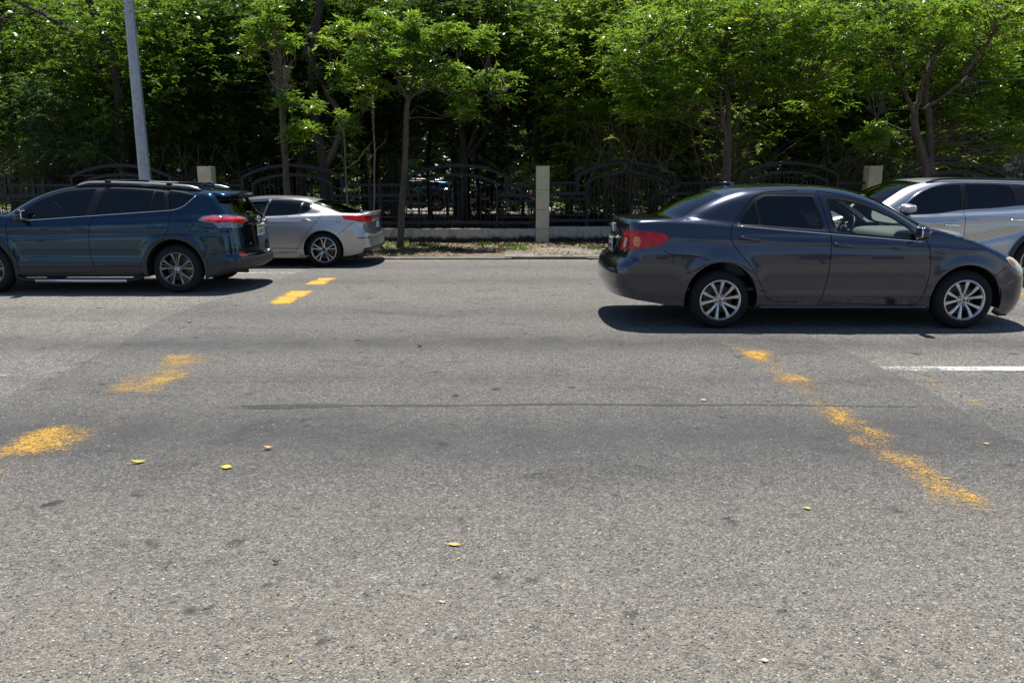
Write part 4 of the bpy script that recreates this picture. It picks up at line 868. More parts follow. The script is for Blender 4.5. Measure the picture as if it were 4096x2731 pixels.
S['side'] = [('quarter_panel', 'silver2', None, 0), ('front_fender', 'silver2', [(2.1, .1), (2.1, 1.7), (3.2, 1.7), (3.35, .75), (3.05, .55), (3.05, .1)], 0),
  ('windscreen_pillar', 'silver2', [(.1, 1.3), (-.6, 1.45), (-.6, 1.9), (2.4, 1.9), (2.35, 1.06), (2.2, 1.03)], 0),
  ('front_bumper', 'silver2', [(3.05, .1), (3.05, .62), (3.35, .82), (4, .82), (4, .1)], 0), ('rear_bumper', 'silver2', [(-1.6, .15), (-1.6, .60), (-.60, .60), (-.40, .53), (-.3, .15)], 0),
  ('side_sill', 'clad', [(.3, .1), (.3, .30), (2.3, .30), (2.4, .1)], 0), ('rear_door', 'silver2', rd, 0), ('front_door', 'silver2', fd, 0),
  ('rear_door', 'clad', [(1.145, .385), (.44, .392), (.44, .296), (1.12, .30)], .010), ('front_door', 'clad', [(1.135, .385), (2.24, .37), (2.14, .288), (1.12, .30)], .010),
  ('arch_moulding', 'clad', ring(0, .345, .41, .425, .06, 0), .010), ('front_arch_moulding', 'clad', ring(2.70, .345, .41, .425, .06, 0), .010),
  ('window_trim', 'black', fr_, -.002), ('front_door_window', 'tint', fg, -.008), ('rear_door_window', 'tint', r1, -.008), ('quarter_window', 'tint', r3, -.008),
  ('tail_light', 'red', [(-1.4, 1.02), (-.5, 1.0), (-.45, .93), (-1.4, .88)], .004), ('headlight', 'cream', [(3.0, .8), (3.2, .82), (3.7, .8), (3.7, .7), (3.3, .7), (3.1, .74)], .004)]
S['gaps'] = [fd[:14]+[(2.25, 1.06)], [(1.10, 1.52), (1.11, 1.30), (1.155, 1.08)], rd[6:15]]
S['toppart'] = [('roof', 'silver2', None, 0), ('hood', 'silver2', (2.86, .28, 4.6, 0, .0), 0), ('windshield', 'tint', (1.80, .36, 2.84, .28, .045), -.003)]
S['rearpart'] = [('rear_bumper', 'silver2', None, 0), ('tailgate', 'silver2', [(-.6, 1.6), (-.66, .6), (.66, .6), (.6, 1.6)], 0),
  ('rear_window', 'tint', [(-.5, 1.42), (-.56, 1.13), (.56, 1.13), (.5, 1.42)], -.005), ('tail_light', 'red', [(.95, 1.02), (.3, 1.0), (.3, .95), (.95, .9)], .004, 'sym')]
S['rearpart_gaps'] = []
S['frontpart'] = [('front_bumper', 'silver2', None, 0), ('front_bumper', 'black', [(-.6, .85), (-.5, .5), (.5, .5), (.6, .85)], -.01), ('headlight', 'cream', [(.95, .8), (.6, .78), (.6, .68), (.95, .7)], .004, 'sym')]
B, tuc, mp = build_car(S, 'pale silver SUV behind the dark grey sedan, cut by the right edge', 'car', (7.969, 12.68, 0), math.pi)
ry = lambda x, z: float(B.rY(np.array([x]), np.array([z]))[0]); rz = lambda x, y: float(B.rZ(np.array([x]), np.array([y]))[0])
for sg in (-1, 1):
    xs_ = np.linspace(-.45, 1.64, 34)
    MB().tube([(x, sg*.59, rz(x, .59)+.030*min(1, (x+.45)/.15, (1.64-x)/.2)**.6) for x in xs_], .016, 8).build('roof_rail', M['gloss'], tuc, True)
    MB().tube([(x, sg*(ry(x, z)+.004), z) for x, z in smooth([(2.14, 1.09), (1.99, 1.245), (1.84, 1.358), (1.64, 1.453), (1.46, 1.503), (1.30, 1.524), (1.1, 1.534), (.6, 1.528), (.25, 1.51), (-.1, 1.48), (-.42, 1.42)], False, .06)], .010, 5).build('window_chrome', M['chrome'], tuc, True)
MB().box((-.7, -.72, .42), (2.6, .72, .45)).build('cabin_floor', M['under'], tuc)
for y in (-.37, .37): seat(1.35, y, tuc)
# ------------------------------------------------------------------ ground, road, verge
def asphalt(name, tone, coarse, patch):
    m = bpy.data.materials.new(name); m.use_nodes = True; nt = m.node_tree; b = nt.nodes['Principled BSDF']
    P = N(nt, 'ShaderNodeNewGeometry').outputs['Position']
    big = noise(nt, P, .35, 5, .6); midn = noise(nt, P, 2.2, 5, .65); fine = noise(nt, P, 38, 3, .6)
    mp = N(nt, 'ShaderNodeMapping'); mp.inputs['Scale'].default_value = (.16, 1.5, 1); nt.links.new(P, mp.inputs[0]); tracks = noise(nt, mp.outputs[0], 1.3, 4, .6)
    v1 = N(nt, 'ShaderNodeTexVoronoi', i_Scale=coarse); nt.links.new(P, v1.inputs['Vector'])
    v2 = N(nt, 'ShaderNodeTexVoronoi', i_Scale=coarse*2.3); nt.links.new(P, v2.inputs['Vector'])
    v0 = N(nt, 'ShaderNodeTexVoronoi', i_Scale=coarse*.95); nt.links.new(P, v0.inputs['Vector'])
    base = ramp(nt, big, [(.3, tuple(c*.86 for c in tone)), (.7, tuple(c*1.12 for c in tone))])
    base = mixc(nt, mth(nt, 'MULTIPLY', mth(nt, 'SUBTRACT', tracks, .5), 2.6, clamp=True), base, tuple(c*.62 for c in tone))
    base = mixc(nt, mth(nt, 'MULTIPLY', mth(nt, 'SUBTRACT', midn, .56), 4.5, clamp=True), base, tuple(c*.66 for c in tone))
    def sp(v):
        s = N(nt, 'ShaderNodeSeparateColor'); nt.links.new(v.outputs['Color'], s.inputs[0]); return s.outputs[0]
    st = ramp(nt, sp(v1), [(0, (.02, .025, .035)), (.22, (.07, .07, .075)), (.45, (.17, .155, .135)), (.7, (.29, .262, .215)), (.9, (.42, .385, .32)), (1, (.75, .72, .64))])
    c = mixc(nt, .62, base, st)
    st2 = ramp(nt, sp(v2), [(0, (.02, .02, .025)), (.5, (.17, .158, .14)), (1, (.5, .47, .40))]); c = mixc(nt, .34, c, st2)
    st0 = ramp(nt, sp(v0), [(0, (.02, .022, .03)), (.03, (.03, .03, .035)), (.04, (.5, .5, .5)), (.95, (.5, .5, .5)), (.965, (.95, .92, .86)), (1, (1, 1, .95))], 'CONSTANT'); 
    c = mixc(nt, .55, c, mixc(nt, 1, c, mixc(nt, 1, st0, (2, 2, 2), 'MULTIPLY'), 'MULTIPLY'))
    gr = noise(nt, P, 17, 6, .75); c = mixc(nt, 1, c, ramp(nt, gr, [(.32, (.66, .66, .67)), (.5, (1, 1, 1)), (.7, (1.0, 1.0, 1.0))]), 'MULTIPLY'); c = mixc(nt, mth(nt, 'MULTIPLY', mth(nt, 'SUBTRACT', gr, .56), 2.2, clamp=True), c, (.36, .33, .28))
    sy = N(nt, 'ShaderNodeSeparateXYZ'); nt.links.new(P, sy.inputs[0]); yw = mth(nt, 'MULTIPLY_ADD', big, .9, mth(nt, 'ADD', sy.outputs[1], -.45))
    for (yc, w_, am) in ((4.6, .7, .8), (7.45, .42, .75), (9.2, .45, .45), (6.0, .25, .35), (12.2, .5, .36), (14.2, .4, .3)):      # rubbed wheel paths along the street
        e = mth(nt, 'MULTIPLY', mth(nt, 'SUBTRACT', yw, yc), 1/w_); g = mth(nt, 'DIVIDE', am, mth(nt, 'ADD', 1, mth(nt, 'MULTIPLY', e, e)))
        c = mixc(nt, mth(nt, 'MULTIPLY', g, mth(nt, 'ADD', .45, midn)), c, (.075, .073, .072))
    dust = mth(nt, 'MULTIPLY', mth(nt, 'SUBTRACT', 3.9, yw), .6, clamp=True); c = mixc(nt, mth(nt, 'MULTIPLY', dust, .30), c, mixc(nt, gr, (.30, .25, .175), (.44, .385, .29)))
    mp2 = N(nt, 'ShaderNodeMapping'); mp2.inputs['Scale'].default_value = (.55, 1.2, 1); nt.links.new(P, mp2.inputs[0]); st_ = noise(nt, mp2.outputs[0], 1.7, 6, .72, .6); c = mixc(nt, mth(nt, 'MULTIPLY', mth(nt, 'SUBTRACT', st_, .54), 4.2, clamp=True), c, mixc(nt, 1, c, (.55, .54, .55), 'MULTIPLY'))
    blot = noise(nt, P, 5.5, 3, .5); c = mixc(nt, mth(nt, 'MULTIPLY', mth(nt, 'SUBTRACT', blot, .64), 9, clamp=True), c, (.055, .052, .05))
    nt.links.new(c, b.inputs['Base Color']); b.inputs['Roughness'].default_value = .86; b.inputs['Specular IOR Level'].default_value = .3
    hgt = mth(nt, 'MULTIPLY_ADD', v1.outputs['Distance'], -.5, mth(nt, 'MULTIPLY_ADD', v2.outputs['Distance'], -.25, mth(nt, 'MULTIPLY', fine, .35)))
    bump(nt, hgt, 1.0, .02, b.inputs['Normal']); return m
def ground_sheet(name, V, F, m, kind='structure'):
    o = mesh(name, V, F, m); tag(o, kind=kind); return o
A_OLD = asphalt('asphalt_old', (.285, .265, .228), 70, 0); A_NEW = asphalt('asphalt_patch', (.186, .176, .162), 100, 1)
ground_sheet('road', [(-70, -40, 0), (70, -40, 0), (70, 15.62, 0), (-70, 15.62, 0)], [(0, 1, 2, 3)], A_OLD)
rg = random.Random(3); L = []; Rr_ = []; ys = np.arange(-12, 15.6, .35)
for y in ys:
    xl = -3.75-.25*max(0, (6-y)/4 if y < 6 else 0)*.3-.30*math.exp(-((y-9.4)/1.8)**2)+rg.uniform(-.035, .035)+(.55*((y-12)/3.6)**2 if y > 12 else 0)
    xr = 3.10+.06*math.sin(y*1.3)+rg.uniform(-.03, .03); L.append((xl, y, .004)); Rr_.append((xr, y, .004))
n = len(L); ground_sheet('asphalt_patch', L+Rr_, [(i, n+i, n+i+1, i+1) for i in range(n-1)], A_NEW)
# painted markings: worn paint sheets
def worn(name, col, lo, hi, sc=48):
    m = bpy.data.materials.new(name); m.use_nodes = True; nt = m.node_tree; b = nt.nodes['Principled BSDF']
    P = N(nt, 'ShaderNodeNewGeometry').outputs['Position']; U = N(nt, 'ShaderNodeUVMap').outputs[0]; s = N(nt, 'ShaderNodeSeparateXYZ'); nt.links.new(U, s.inputs[0])
    n1 = noise(nt, P, sc, 8, .78); n2 = noise(nt, P, 2.1, 3, .6); v = N(nt, 'ShaderNodeTexVoronoi', i_Scale=110); nt.links.new(P, v.inputs['Vector'])
    ed = mth(nt, 'MULTIPLY', mth(nt, 'MULTIPLY', s.outputs[0], mth(nt, 'SUBTRACT', 1, s.outputs[0])), 4)
    ed2 = mth(nt, 'MULTIPLY', mth(nt, 'MULTIPLY', s.outputs[1], mth(nt, 'SUBTRACT', 1, s.outputs[1])), 7, clamp=True)
    f = mth(nt, 'ADD', n1, mth(nt, 'MULTIPLY_ADD', n2, .8, -.40)); f = mth(nt, 'MULTIPLY_ADD', mth(nt, 'SUBTRACT', mth(nt, 'MINIMUM', mth(nt, 'POWER', ed, .6), ed2), .6), .30, f); f = mth(nt, 'MULTIPLY_ADD', v.outputs['Distance'], -.22, f)
    a = mth(nt, 'DIVIDE', mth(nt, 'SUBTRACT', f, lo), hi-lo, clamp=True)
    c = mixc(nt, n1, tuple(x*.75 for x in col), tuple(min(1, x*1.15) for x in col)); nt.links.new(c, b.inputs['Base Color']); b.inputs['Roughness'].default_value = .75
    nt.links.new(mth(nt, 'MULTIPLY', a, .92), b.inputs['Alpha']); return m
Y1 = worn('paint_yellow_fresh', (.60, .34, .035), .28, .40); Y2 = worn('paint_yellow_worn', (.56, .31, .035), .47, .66); Y3B = worn('paint_yellow_faint', (.52, .31, .05), .42, .72); Y3 = worn('paint_yellow_ghost', (.50, .30, .05), .57, .82); W1 = worn('paint_white', (.58, .58, .56), .24, .42); W2 = worn('paint_white_worn', (.5, .5, .48), .52, .64)
def marking(name, label, cat, group, P4, m, z=.008):
    me = bpy.data.meshes.new(name); me.from_pydata([(x, y, z) for x, y in P4], [], [(0, 1, 2, 3)]); uv = me.uv_layers.new(name='UVMap')
    for i, c in enumerate(((0, 0), (1, 0), (1, 1), (0, 1))): uv.data[i].uv = c
    me.materials.append(m); o = link(name, me); tag(o, label, cat, group); return o
GY = 'yellow crossing dashes on the asphalt patch'
for (x0, x1, y0, y1, m, lb) in ((-3.16, -2.84, 11.7, 12.6, Y1, 'farthest yellow dash, nearest the rear of the silver sedan'), (-3.2, -2.84, 9.8, 11.15, Y1, 'bright yellow dash beside the shadow behind the teal SUV'),
    (-3.15, -2.62, 5.4, 7.0, Y3B, 'faint speckled yellow dash on the left, middle distance'), (-3.15, -2.55, 3.8, 5.0, Y2, 'worn yellow dash cut by the left edge of the photo'),
    (2.03, 2.42, 2.9, 7.75, Y2, 'long worn yellow stripe running from the grey sedan to the lower right')):
    marking('yellow_dash', lb, 'road marking', GY, [(x0, y0), (x1, y0), (x1, y1), (x0, y1)], m)
marking('yellow_dash', 'faint trace of yellow paint right of the white lane line end', 'road marking', GY, [(3.2, 4.7), (3.5, 4.7), (3.4, 6.2), (3.2, 6.2)], Y3)
GW = 'white lane lines'
marking('lane_line', 'white lane line in front of the grey sedan, running off the right edge', 'road marking', GW, [(3.12, 6.28), (9, 6.28), (9, 6.45), (3.12, 6.45)], W1)
marking('lane_line', 'white lane line end at the left edge of the photo', 'road marking', GW, [(-10, 6.05), (-4.03, 6.05), (-4.03, 6.17), (-10, 6.17)], W1)
marking('lane_line', 'thin white line under the silver sedan', 'road marking', GW, [(-9, 13.22), (-3.72, 13.22), (-3.72, 13.32), (-9, 13.32)], W1)
marking('lane_line', 'double yellow line at the right edge behind the sedan', 'road marking', GW, [(5.9, 10.45), (16, 10.45), (16, 10.55), (5.9, 10.55)], Y1)
marking('lane_line', 'second yellow line at the right edge behind the sedan', 'road marking', GW, [(5.9, 10.65), (16, 10.65), (16, 10.75), (5.9, 10.75)], Y1)
sk = worn('skid_dark', (.045, .042, .04), .20, .48, 14); xs_ = np.linspace(-2.2, 3.0, 40); V = []; uvs = []
for i, x in enumerate(xs_):
    yc = 5.27+.035*math.sin(x*.9+1)+.01*math.sin(x*4.1); w_ = (.055 if x < -1.2 else .03)*(1-.4*(x+2.2)/5.2)*(1+.25*math.sin(x*7)); V += [(x, yc-w_, .006), (x, yc+w_, .006)]; uvs += [(0, i/39), (1, i/39)]
me = bpy.data.meshes.new('tyre_mark'); Fq = [(2*i, 2*i+1, 2*i+3, 2*i+2)[::-1] for i in range(39)]; me.from_pydata(V, [], Fq); uv = me.uv_layers.new(name='UVMap')
for l in me.loops: uv.data[l.index].uv = uvs[l.vertex_index]
me.materials.append(sk); tag(link('tyre_mark', me), 'dark skid streak across the middle of the asphalt', 'skid mark')
# loose and embedded chippings near the camera
def stones(name, n, xr, yr, smin_, smax_, cols, dens=None, z0=0.004, sink=.35):
    bm = bmesh.new(); bmesh.ops.create_icosphere(bm, subdivisions=1, radius=1); bv = np.array([v.co[:] for v in bm.verts]); bf = np.array([[v.index for v in f.verts] for f in bm.faces]); bm.free()
    rs = np.random.RandomState(5+n); x = rs.uniform(*xr, n); y = yr[0]+(yr[1]-yr[0])*rs.power(.6, n) if dens else rs.uniform(*yr, n)
    s = smin_*(smax_/smin_)**(rs.rand(n)**2.2); V = np.repeat(bv[None], n, 0)*s[:, None, None]*(1+rs.uniform(-.22, .22, (n, len(bv), 1)))
    V *= np.stack([rs.uniform(.8, 1.4, n), rs.uniform(.7, 1.1, n), rs.uniform(.4, .7, n)], 1)[:, None]
    a = rs.uniform(0, 6.28, n); ca, sa = np.cos(a)[:, None], np.sin(a)[:, None]; V = np.stack([V[..., 0]*ca-V[..., 1]*sa, V[..., 0]*sa+V[..., 1]*ca, V[..., 2]], 2)
    V += np.stack([x, y, z0+s*(.45-sink)], 1)[:, None]; F_ = (bf[None]+(np.arange(n)*len(bv))[:, None, None]).reshape(-1, 3)
    me = bpy.data.meshes.new(name); me.from_pydata(V.reshape(-1, 3).tolist(), [], F_.tolist()); at = me.attributes.new('tint', 'FLOAT', 'POINT'); at.data.foreach_set('value', np.repeat(rs.rand(n), len(bv)).astype(np.float32))
    me.polygons.foreach_set('use_smooth', [True]*len(F_)); m = bpy.data.materials.new(name); m.use_nodes = True; nt = m.node_tree
    A = N(nt, 'ShaderNodeAttribute', attribute_name='tint'); nt.links.new(ramp(nt, A.outputs['Fac'], cols), nt.nodes['Principled BSDF'].inputs['Base Color']); nt.nodes['Principled BSDF'].inputs['Roughness'].default_value = .75
    me.materials.append(m); return tag(link(name, me), kind='stuff')
SCOL = [(0, (.06, .07, .09)), (.25, (.13, .13, .135)), (.55, (.22, .205, .18)), (.8, (.30, .28, .24)), (.95, (.5, .47, .42)), (1, (.65, .62, .55))]
stones('road_gravel', 30000, (-2.2, 2.2), (2.0, 3.3), .0022, .0062, SCOL, 1, .004, .30)
stones('road_chippings', 14000, (-3.6, 4), (3.0, 6.5), .0025, .0055, SCOL, 1, .004, .32)
# kerb, verge, path slab, low wall
def soil(name, stops, sc=3, bsc=30):
    m = bpy.data.materials.new(name); m.use_nodes = True; nt = m.node_tree; b = nt.nodes['Principled BSDF']; P = N(nt, 'ShaderNodeNewGeometry').outputs['Position']
    n1 = noise(nt, P, sc, 8, .7); nt.links.new(ramp(nt, n1, stops), b.inputs['Base Color']); b.inputs['Roughness'].default_value = .95; bump(nt, noise(nt, P, bsc, 6, .7), .7, .03, b.inputs['Normal']); return m
DIRT = soil('dry_soil', [(.3, (.07, .05, .034)), (.5, (.15, .11, .078)), (.62, (.25, .2, .14)), (.8, (.34, .28, .21))])
def terr(name, x0, x1, y0, y1, z, m, nx=60, ny=12, amp=.02, sl=0):
    rs = np.random.RandomState(9); gx, gy = np.meshgrid(np.linspace(x0, x1, nx), np.linspace(y0, y1, ny)); gz = z+amp*(np.sin(gx*1.7+gy)*.5+np.sin(gx*.6-gy*2.1)*.5+rs.uniform(-.4, .4, gx.shape))+sl*(gy-y0)
    V = np.stack([gx.ravel(), gy.ravel(), gz.ravel()], 1); F_ = [(j*nx+i, j*nx+i+1, (j+1)*nx+i+1, (j+1)*nx+i) for j in range(ny-1) for i in range(nx-1)]
    o = mesh(name, V.tolist(), F_, m, smooth=True); return tag(o, kind='structure')
terr('verge', -40, 40, 15.74, 19.72, .045, DIRT, 300, 24, .016, -.008)
CONC = soil('weathered_concrete', [(.25, (.09, .08, .065)), (.5, (.21, .19, .16)), (.8, (.33, .31, .27))], 4, 60)
kb = thing('kerb', 'low worn concrete kerb between the road and the leafy verge', 'kerb', (0, 15.68, 0)); kb['kind'] = 'structure'; del kb['category']; del kb['label']
for i in range(48):
    x = -36+i*1.5
    if -.2 < x+.75 < 2.2: continue
    mesh('kerb_stone', *(lambda q: (q.V, q.F))(MB().bbox((x+.006, -.09, -.05), (x+1.494, .09, (.062 if x < -3 else .03)+.008*math.sin(i*2.3)), .018)), CONC, kb)
sl = MB(); sl.bbox((-.15, 15.66, -.02), (2.35, 17.7, .055), .01); o = sl.build('path', CONC); tag(o, kind='structure'); o.rotation_euler = (math.radians(0), 0, 0)
# stained low wall
m = bpy.data.materials.new('stained_wall'); m.use_nodes = True; nt = m.node_tree; b = nt.nodes['Principled BSDF']; P = N(nt, 'ShaderNodeNewGeometry').outputs['Position']; s = N(nt, 'ShaderNodeSeparateXYZ'); nt.links.new(P, s.inputs[0])
mp = N(nt, 'ShaderNodeMapping'); mp.inputs['Scale'].default_value = (1, 1, .22); nt.links.new(P, mp.inputs[0]); dr = noise(nt, mp.outputs[0], 9, 6, .7); n2 = noise(nt, P, 3, 6, .7); n3 = noise(nt, P, 22, 5, .7)
c = ramp(nt, n3, [(.3, (.34, .32, .26)), (.7, (.50, .47, .39))]); c = mixc(nt, mth(nt, 'MULTIPLY', mth(nt, 'SUBTRACT', dr, .52), 5, clamp=True), c, (.09, .085, .07))
hgt = mth(nt, 'SUBTRACT', mth(nt, 'MULTIPLY_ADD', n2, .34, mth(nt, 'MULTIPLY', n3, .10)), s.outputs[2]); c = mixc(nt, mth(nt, 'MULTIPLY', mth(nt, 'ADD', hgt, -.02), 14, clamp=True), c, (.022, .022, .02))
nt.links.new(c, b.inputs['Base Color']); b.inputs['Roughness'].default_value = .95; bump(nt, n3, .5, .01, b.inputs['Normal']); WALL = m
PILC = soil('painted_pillar', [(.3, (.54, .47, .32)), (.55, (.66, .585, .41)), (.8, (.7, .63, .46))], 5, 80)
IRON = pmat('dark_fence_paint', (.011, .012, .019), .5, spec=.35)
PX = [-16.05, -7.62, .765, 9.0, 17.2]; PN = ['beige block pillar at the far left edge of the fence', 'beige block pillar above the rear of the teal SUV', 'beige block pillar in the middle of the fence', 'beige block pillar between the two right-hand cars', 'beige block pillar beyond the right edge']
for i, x in enumerate(PX):
    t = thing('fence_pillar', PN[i], 'pillar', (x, 19.78, 0), 0, 'block pillars of the fence'); zz = [-.05, .36, .845, 1.335, 1.90+(.01 if i > 1 else 0)]
    for a, c_ in zip(zz[:-1], zz[1:]): MB().bbox((-.165, -.16, a+.004), (.165, .17, c_-.004), .006).build('block', PILC, t)
    MB().box((-.15, -.145, -.05), (.15, .15, 1.88)).build('mortar_core', M['under'], t)
wn_ = ['left of the SUV pillar', 'behind the silver sedan and the street tree', 'right of the middle pillar', 'at the right behind the pale SUV']
DZ = [0, 0, .055, .055]
for i in range(4):
    x0, x1 = PX[i]+.17, PX[i+1]-.17; dz = DZ[i]
    o = mesh('low_wall', *(lambda q: (q.V, q.F))(MB().bbox((x0, 19.66, -.1), (x1, 19.88, .365+dz), .008)), WALL); tag(o, 'stained low concrete wall '+wn_[i], 'wall', 'low wall sections')
    Lx = (x1-x0)/7.86; f = thing('iron_fence', 'dark metal fence with two arches '+wn_[i], 'fence', (x0, 19.78, dz), 0, 'arched fence bays')
    def rail(a, b_, z, h_, nm='rail', t=.022): MB().bbox((a*Lx, -t, z-h_/2), (b_*Lx, t, z+h_/2), .004).build(nm, IRON, f)
    def post(a, z0, z1, w=.032, nm='post'): MB().bbox((a*Lx-w, -w, z0), (a*Lx+w, w, z1), .004).build(nm, IRON, f)
    bars = {}
    def bal(a, z0, z1, k=[0]):
        key = (round(z0, 2), round(z1, 2))
        if key in bars: o = bars[key].copy(); COL.objects.link(o); o.location = (a*Lx, 0, 0)
        else: o = MB().box((-.008, -.008, z0), (.008, .008, z1)).build('baluster', IRON, f, loc=(a*Lx, 0, 0)); bars[key] = o
    for (a0, a1) in ((0, .70), (3.12, 4.74), (7.17, 7.86)):      # flat panels
        rail(a0, a1, 1.44, .065); rail(max(0, a0-.22) if a0 else 0, a1+(.22 if a1 < 7.8 else 0), 1.185, .075); 
        b0 = a0-(.22 if a0 else 0); b1_ = a1+(.22 if a1 < 7.8 else 0)
        rail(b0, b1_, 1.055, .03); rail(b0, b1_, .65, .03)
        for k in range(int((b1_-b0)/.115)): bal(b0+.06+k*.115, .65, 1.43 if a0+.05 < b0+.06+k*.115 < a1-.05 else 1.16)
    rail(0, 7.86, .515, .075)
    for a in (3.80, 4.05): post(a, .36, 1.60)
    for (c_, hw) in ((1.91, 1.21), (5.95, 1.21)):
        for sg in (-1, 1):
            post(c_+sg*hw, 1.19, 1.655); post(c_+sg*(hw-.25), .36, 1.50, .028)
        for (w_, zs, zt_, nm) in ((hw, 1.63, 1.925, 'outer_arch'), (hw-.25, 1.475, 1.70, 'inner_arch')):
            mb = MB(); V = []; n = 26
            for k in range(n+1):
                u = -1+2*k/n; xx = (c_+u*w_)*Lx; z = zt_-(zt_-zs)*(1-math.sqrt(max(0, 1.35**2-u*u))/1.35)/(1-math.sqrt(1.35**2-1)/1.35); h_ = .038
                V += [(xx, -.025, z-h_), (xx, .025, z-h_), (xx, .025, z+h_), (xx, -.025, z+h_)]
            mb.add(V, [(4*k+q, 4*k+(q+1) % 4, 4*k+4+(q+1) % 4, 4*k+4+q) for k in range(n) for q in range(4)]); mb.build(nm, IRON, f)
        for k in range(17):
            u = -.93+1.86*k/16; bal(c_+u*(hw-.25), .53, 1.475+.225*(1-u*u)-.02)
# lamp post with holes, utility post at the right edge
GALV = bpy.data.materials.new('galvanised_steel'); GALV.use_nodes = True; nt = GALV.node_tree; b = nt.nodes['Principled BSDF']; P = N(nt, 'ShaderNodeTexCoord').outputs['Object']
v = N(nt, 'ShaderNodeTexVoronoi', i_Scale=22); nt.links.new(P, v.inputs['Vector']); mp = N(nt, 'ShaderNodeMapping'); mp.inputs['Scale'].default_value = (14, 14, 1.2); nt.links.new(P, mp.inputs[0]); n1 = noise(nt, mp.outputs[0], 1.2, 6, .7)
c = mixc(nt, n1, (.22, .24, .27), (.38, .40, .43)); c = mixc(nt, .12, c, v.outputs['Color']); nt.links.new(c, b.inputs['Base Color']); b.inputs['Metallic'].default_value = .45; b.inputs['Roughness'].default_value = .5
t = thing('lamp_post', 'galvanised octagonal steel lamp post rising behind the teal SUV', 'lamp post', (-7.41, 16.0, 0)); mb = MB(); V = []; F_ = []
for z, r in ((0, .125), (9.5, .062)):
    V += [(r*math.cos(math.pi/8+k*math.pi/4), r*math.sin(math.pi/8+k*math.pi/4), z) for k in range(8)]
mb.add(V, [(k, (k+1) % 8, 8+(k+1) % 8, 8+k) for k in range(8)]); mb.build('shaft', GALV, t)
MB().bbox((-.2, -.2, 0), (.2, .2, .03), .005).build('base_plate', GALV, t)
for (dx, z) in ((-.045, 4.88), (-.045, 4.70), (.055, 4.9), (.055, 4.74)): MB().lathe([(.0, .0), (.011, 0), (.011, .006)], 10, c=(dx, -.088-abs(dx)*-.1, z)).build('bolt_hole', M['under'], t)
MB().tube([(0, 0, 9.4), (0, -.8, 9.7), (0, -1.8, 9.8)], [.05, .04, .035], 8).ell((0, -2.1, 9.8), (.14, .38, .06), .7, 16).build('lamp_arm', GALV, t)
t = thing('utility_pole', 'pale concrete pole at the right edge of the photo', 'pole', (14.1, 21.0, 0)); MB().tube([(0, 0, 0), (.02, 0, 9)], [.20, .13], 12).build('shaft', PILC, t)
b_ = thing('building', 'small white building with a blue stripe and beige base behind the fence', 'building', (19.9, 27.0, 0)); b_.scale = (1, 1, .87)
MB().box((-3.2, 0, 0), (3.2, 5, 1.55)).build('lower_wall', pmat('wall_beige', (.42, .34, .24), .8), b_); MB().box((-3.22, -.02, 1.55), (3.22, 5, 1.80)).build('blue_band', pmat('band_blue', (.03, .14, .30), .6), b_)
MB().box((-3.2, 0, 1.80), (3.2, 5, 2.75)).build('upper_wall', pmat('wall_white', (.6, .6, .63), .8), b_); MB().bbox((-3.35, -.15, 2.75), (3.35, 5.1, 2.85), .01).build('roof', pmat('roof_grey', (.3, .3, .31), .8), b_)
MB().bbox((-1.9, -.03, 1.0), (-.9, .03, 1.5), .01).build('window', M['gloss'], b_)
# ------------------------------------------------------------------ vegetation
PIT = math.radians(11.75)
def at(px, py, Y):                     # photo pixel (4096 wide) -> point of the place at distance Y
    a = (px-2048)/3100; b = (1365.5-py)/3100; t = Y/(math.cos(PIT)+b*math.sin(PIT))
    return np.array([a*t, Y, 1.566+(-math.sin(PIT)+b*math.cos(PIT))*t])
def leafmat(name, cols, trans=(.25, .42, .04), rough=.38, tw=.32, spec=.45):
    m = bpy.data.materials.new(name); m.use_nodes = True; nt = m.node_tree; b = nt.nodes['Principled BSDF']
    A = N(nt, 'ShaderNodeAttribute', attribute_name='tint'); c = ramp(nt, A.outputs['Fac'], cols)
    nt.links.new(c, b.inputs['Base Color']); b.inputs['Roughness'].default_value = rough; b.inputs['Specular IOR Level'].default_value = spec
    t = N(nt, 'ShaderNodeBsdfTranslucent'); nt.links.new(mixc(nt, .55, c, trans), t.inputs[0])
    mx = N(nt, 'ShaderNodeMixShader'); mx.inputs[0].default_value = tw; nt.links.new(b.outputs[0], mx.inputs[1]); nt.links.new(t.outputs[0], mx.inputs[2])
    nt.links.new(mx.outputs[0], nt.nodes['Material Output'].inputs[0]); return m
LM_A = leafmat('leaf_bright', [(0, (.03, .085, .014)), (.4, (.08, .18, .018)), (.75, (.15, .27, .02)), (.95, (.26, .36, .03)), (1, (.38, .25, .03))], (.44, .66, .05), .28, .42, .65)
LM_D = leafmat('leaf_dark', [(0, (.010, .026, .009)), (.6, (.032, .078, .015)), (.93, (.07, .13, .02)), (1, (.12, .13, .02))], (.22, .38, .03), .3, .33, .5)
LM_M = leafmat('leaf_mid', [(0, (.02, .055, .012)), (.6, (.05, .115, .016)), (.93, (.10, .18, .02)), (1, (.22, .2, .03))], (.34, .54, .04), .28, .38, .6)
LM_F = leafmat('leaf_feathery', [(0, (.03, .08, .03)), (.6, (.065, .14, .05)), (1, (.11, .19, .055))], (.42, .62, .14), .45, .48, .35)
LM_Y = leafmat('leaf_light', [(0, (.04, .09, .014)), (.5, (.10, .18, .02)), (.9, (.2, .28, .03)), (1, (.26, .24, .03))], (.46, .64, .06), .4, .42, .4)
LM_L = leafmat('leaf_litter_mix', [(0, (.07, .045, .025)), (.35, (.18, .115, .06)), (.6, (.32, .22, .12)), (.85, (.46, .36, .22)), (1, (.55, .38, .08))], (.3, .2, .05), .6, .1, .3)
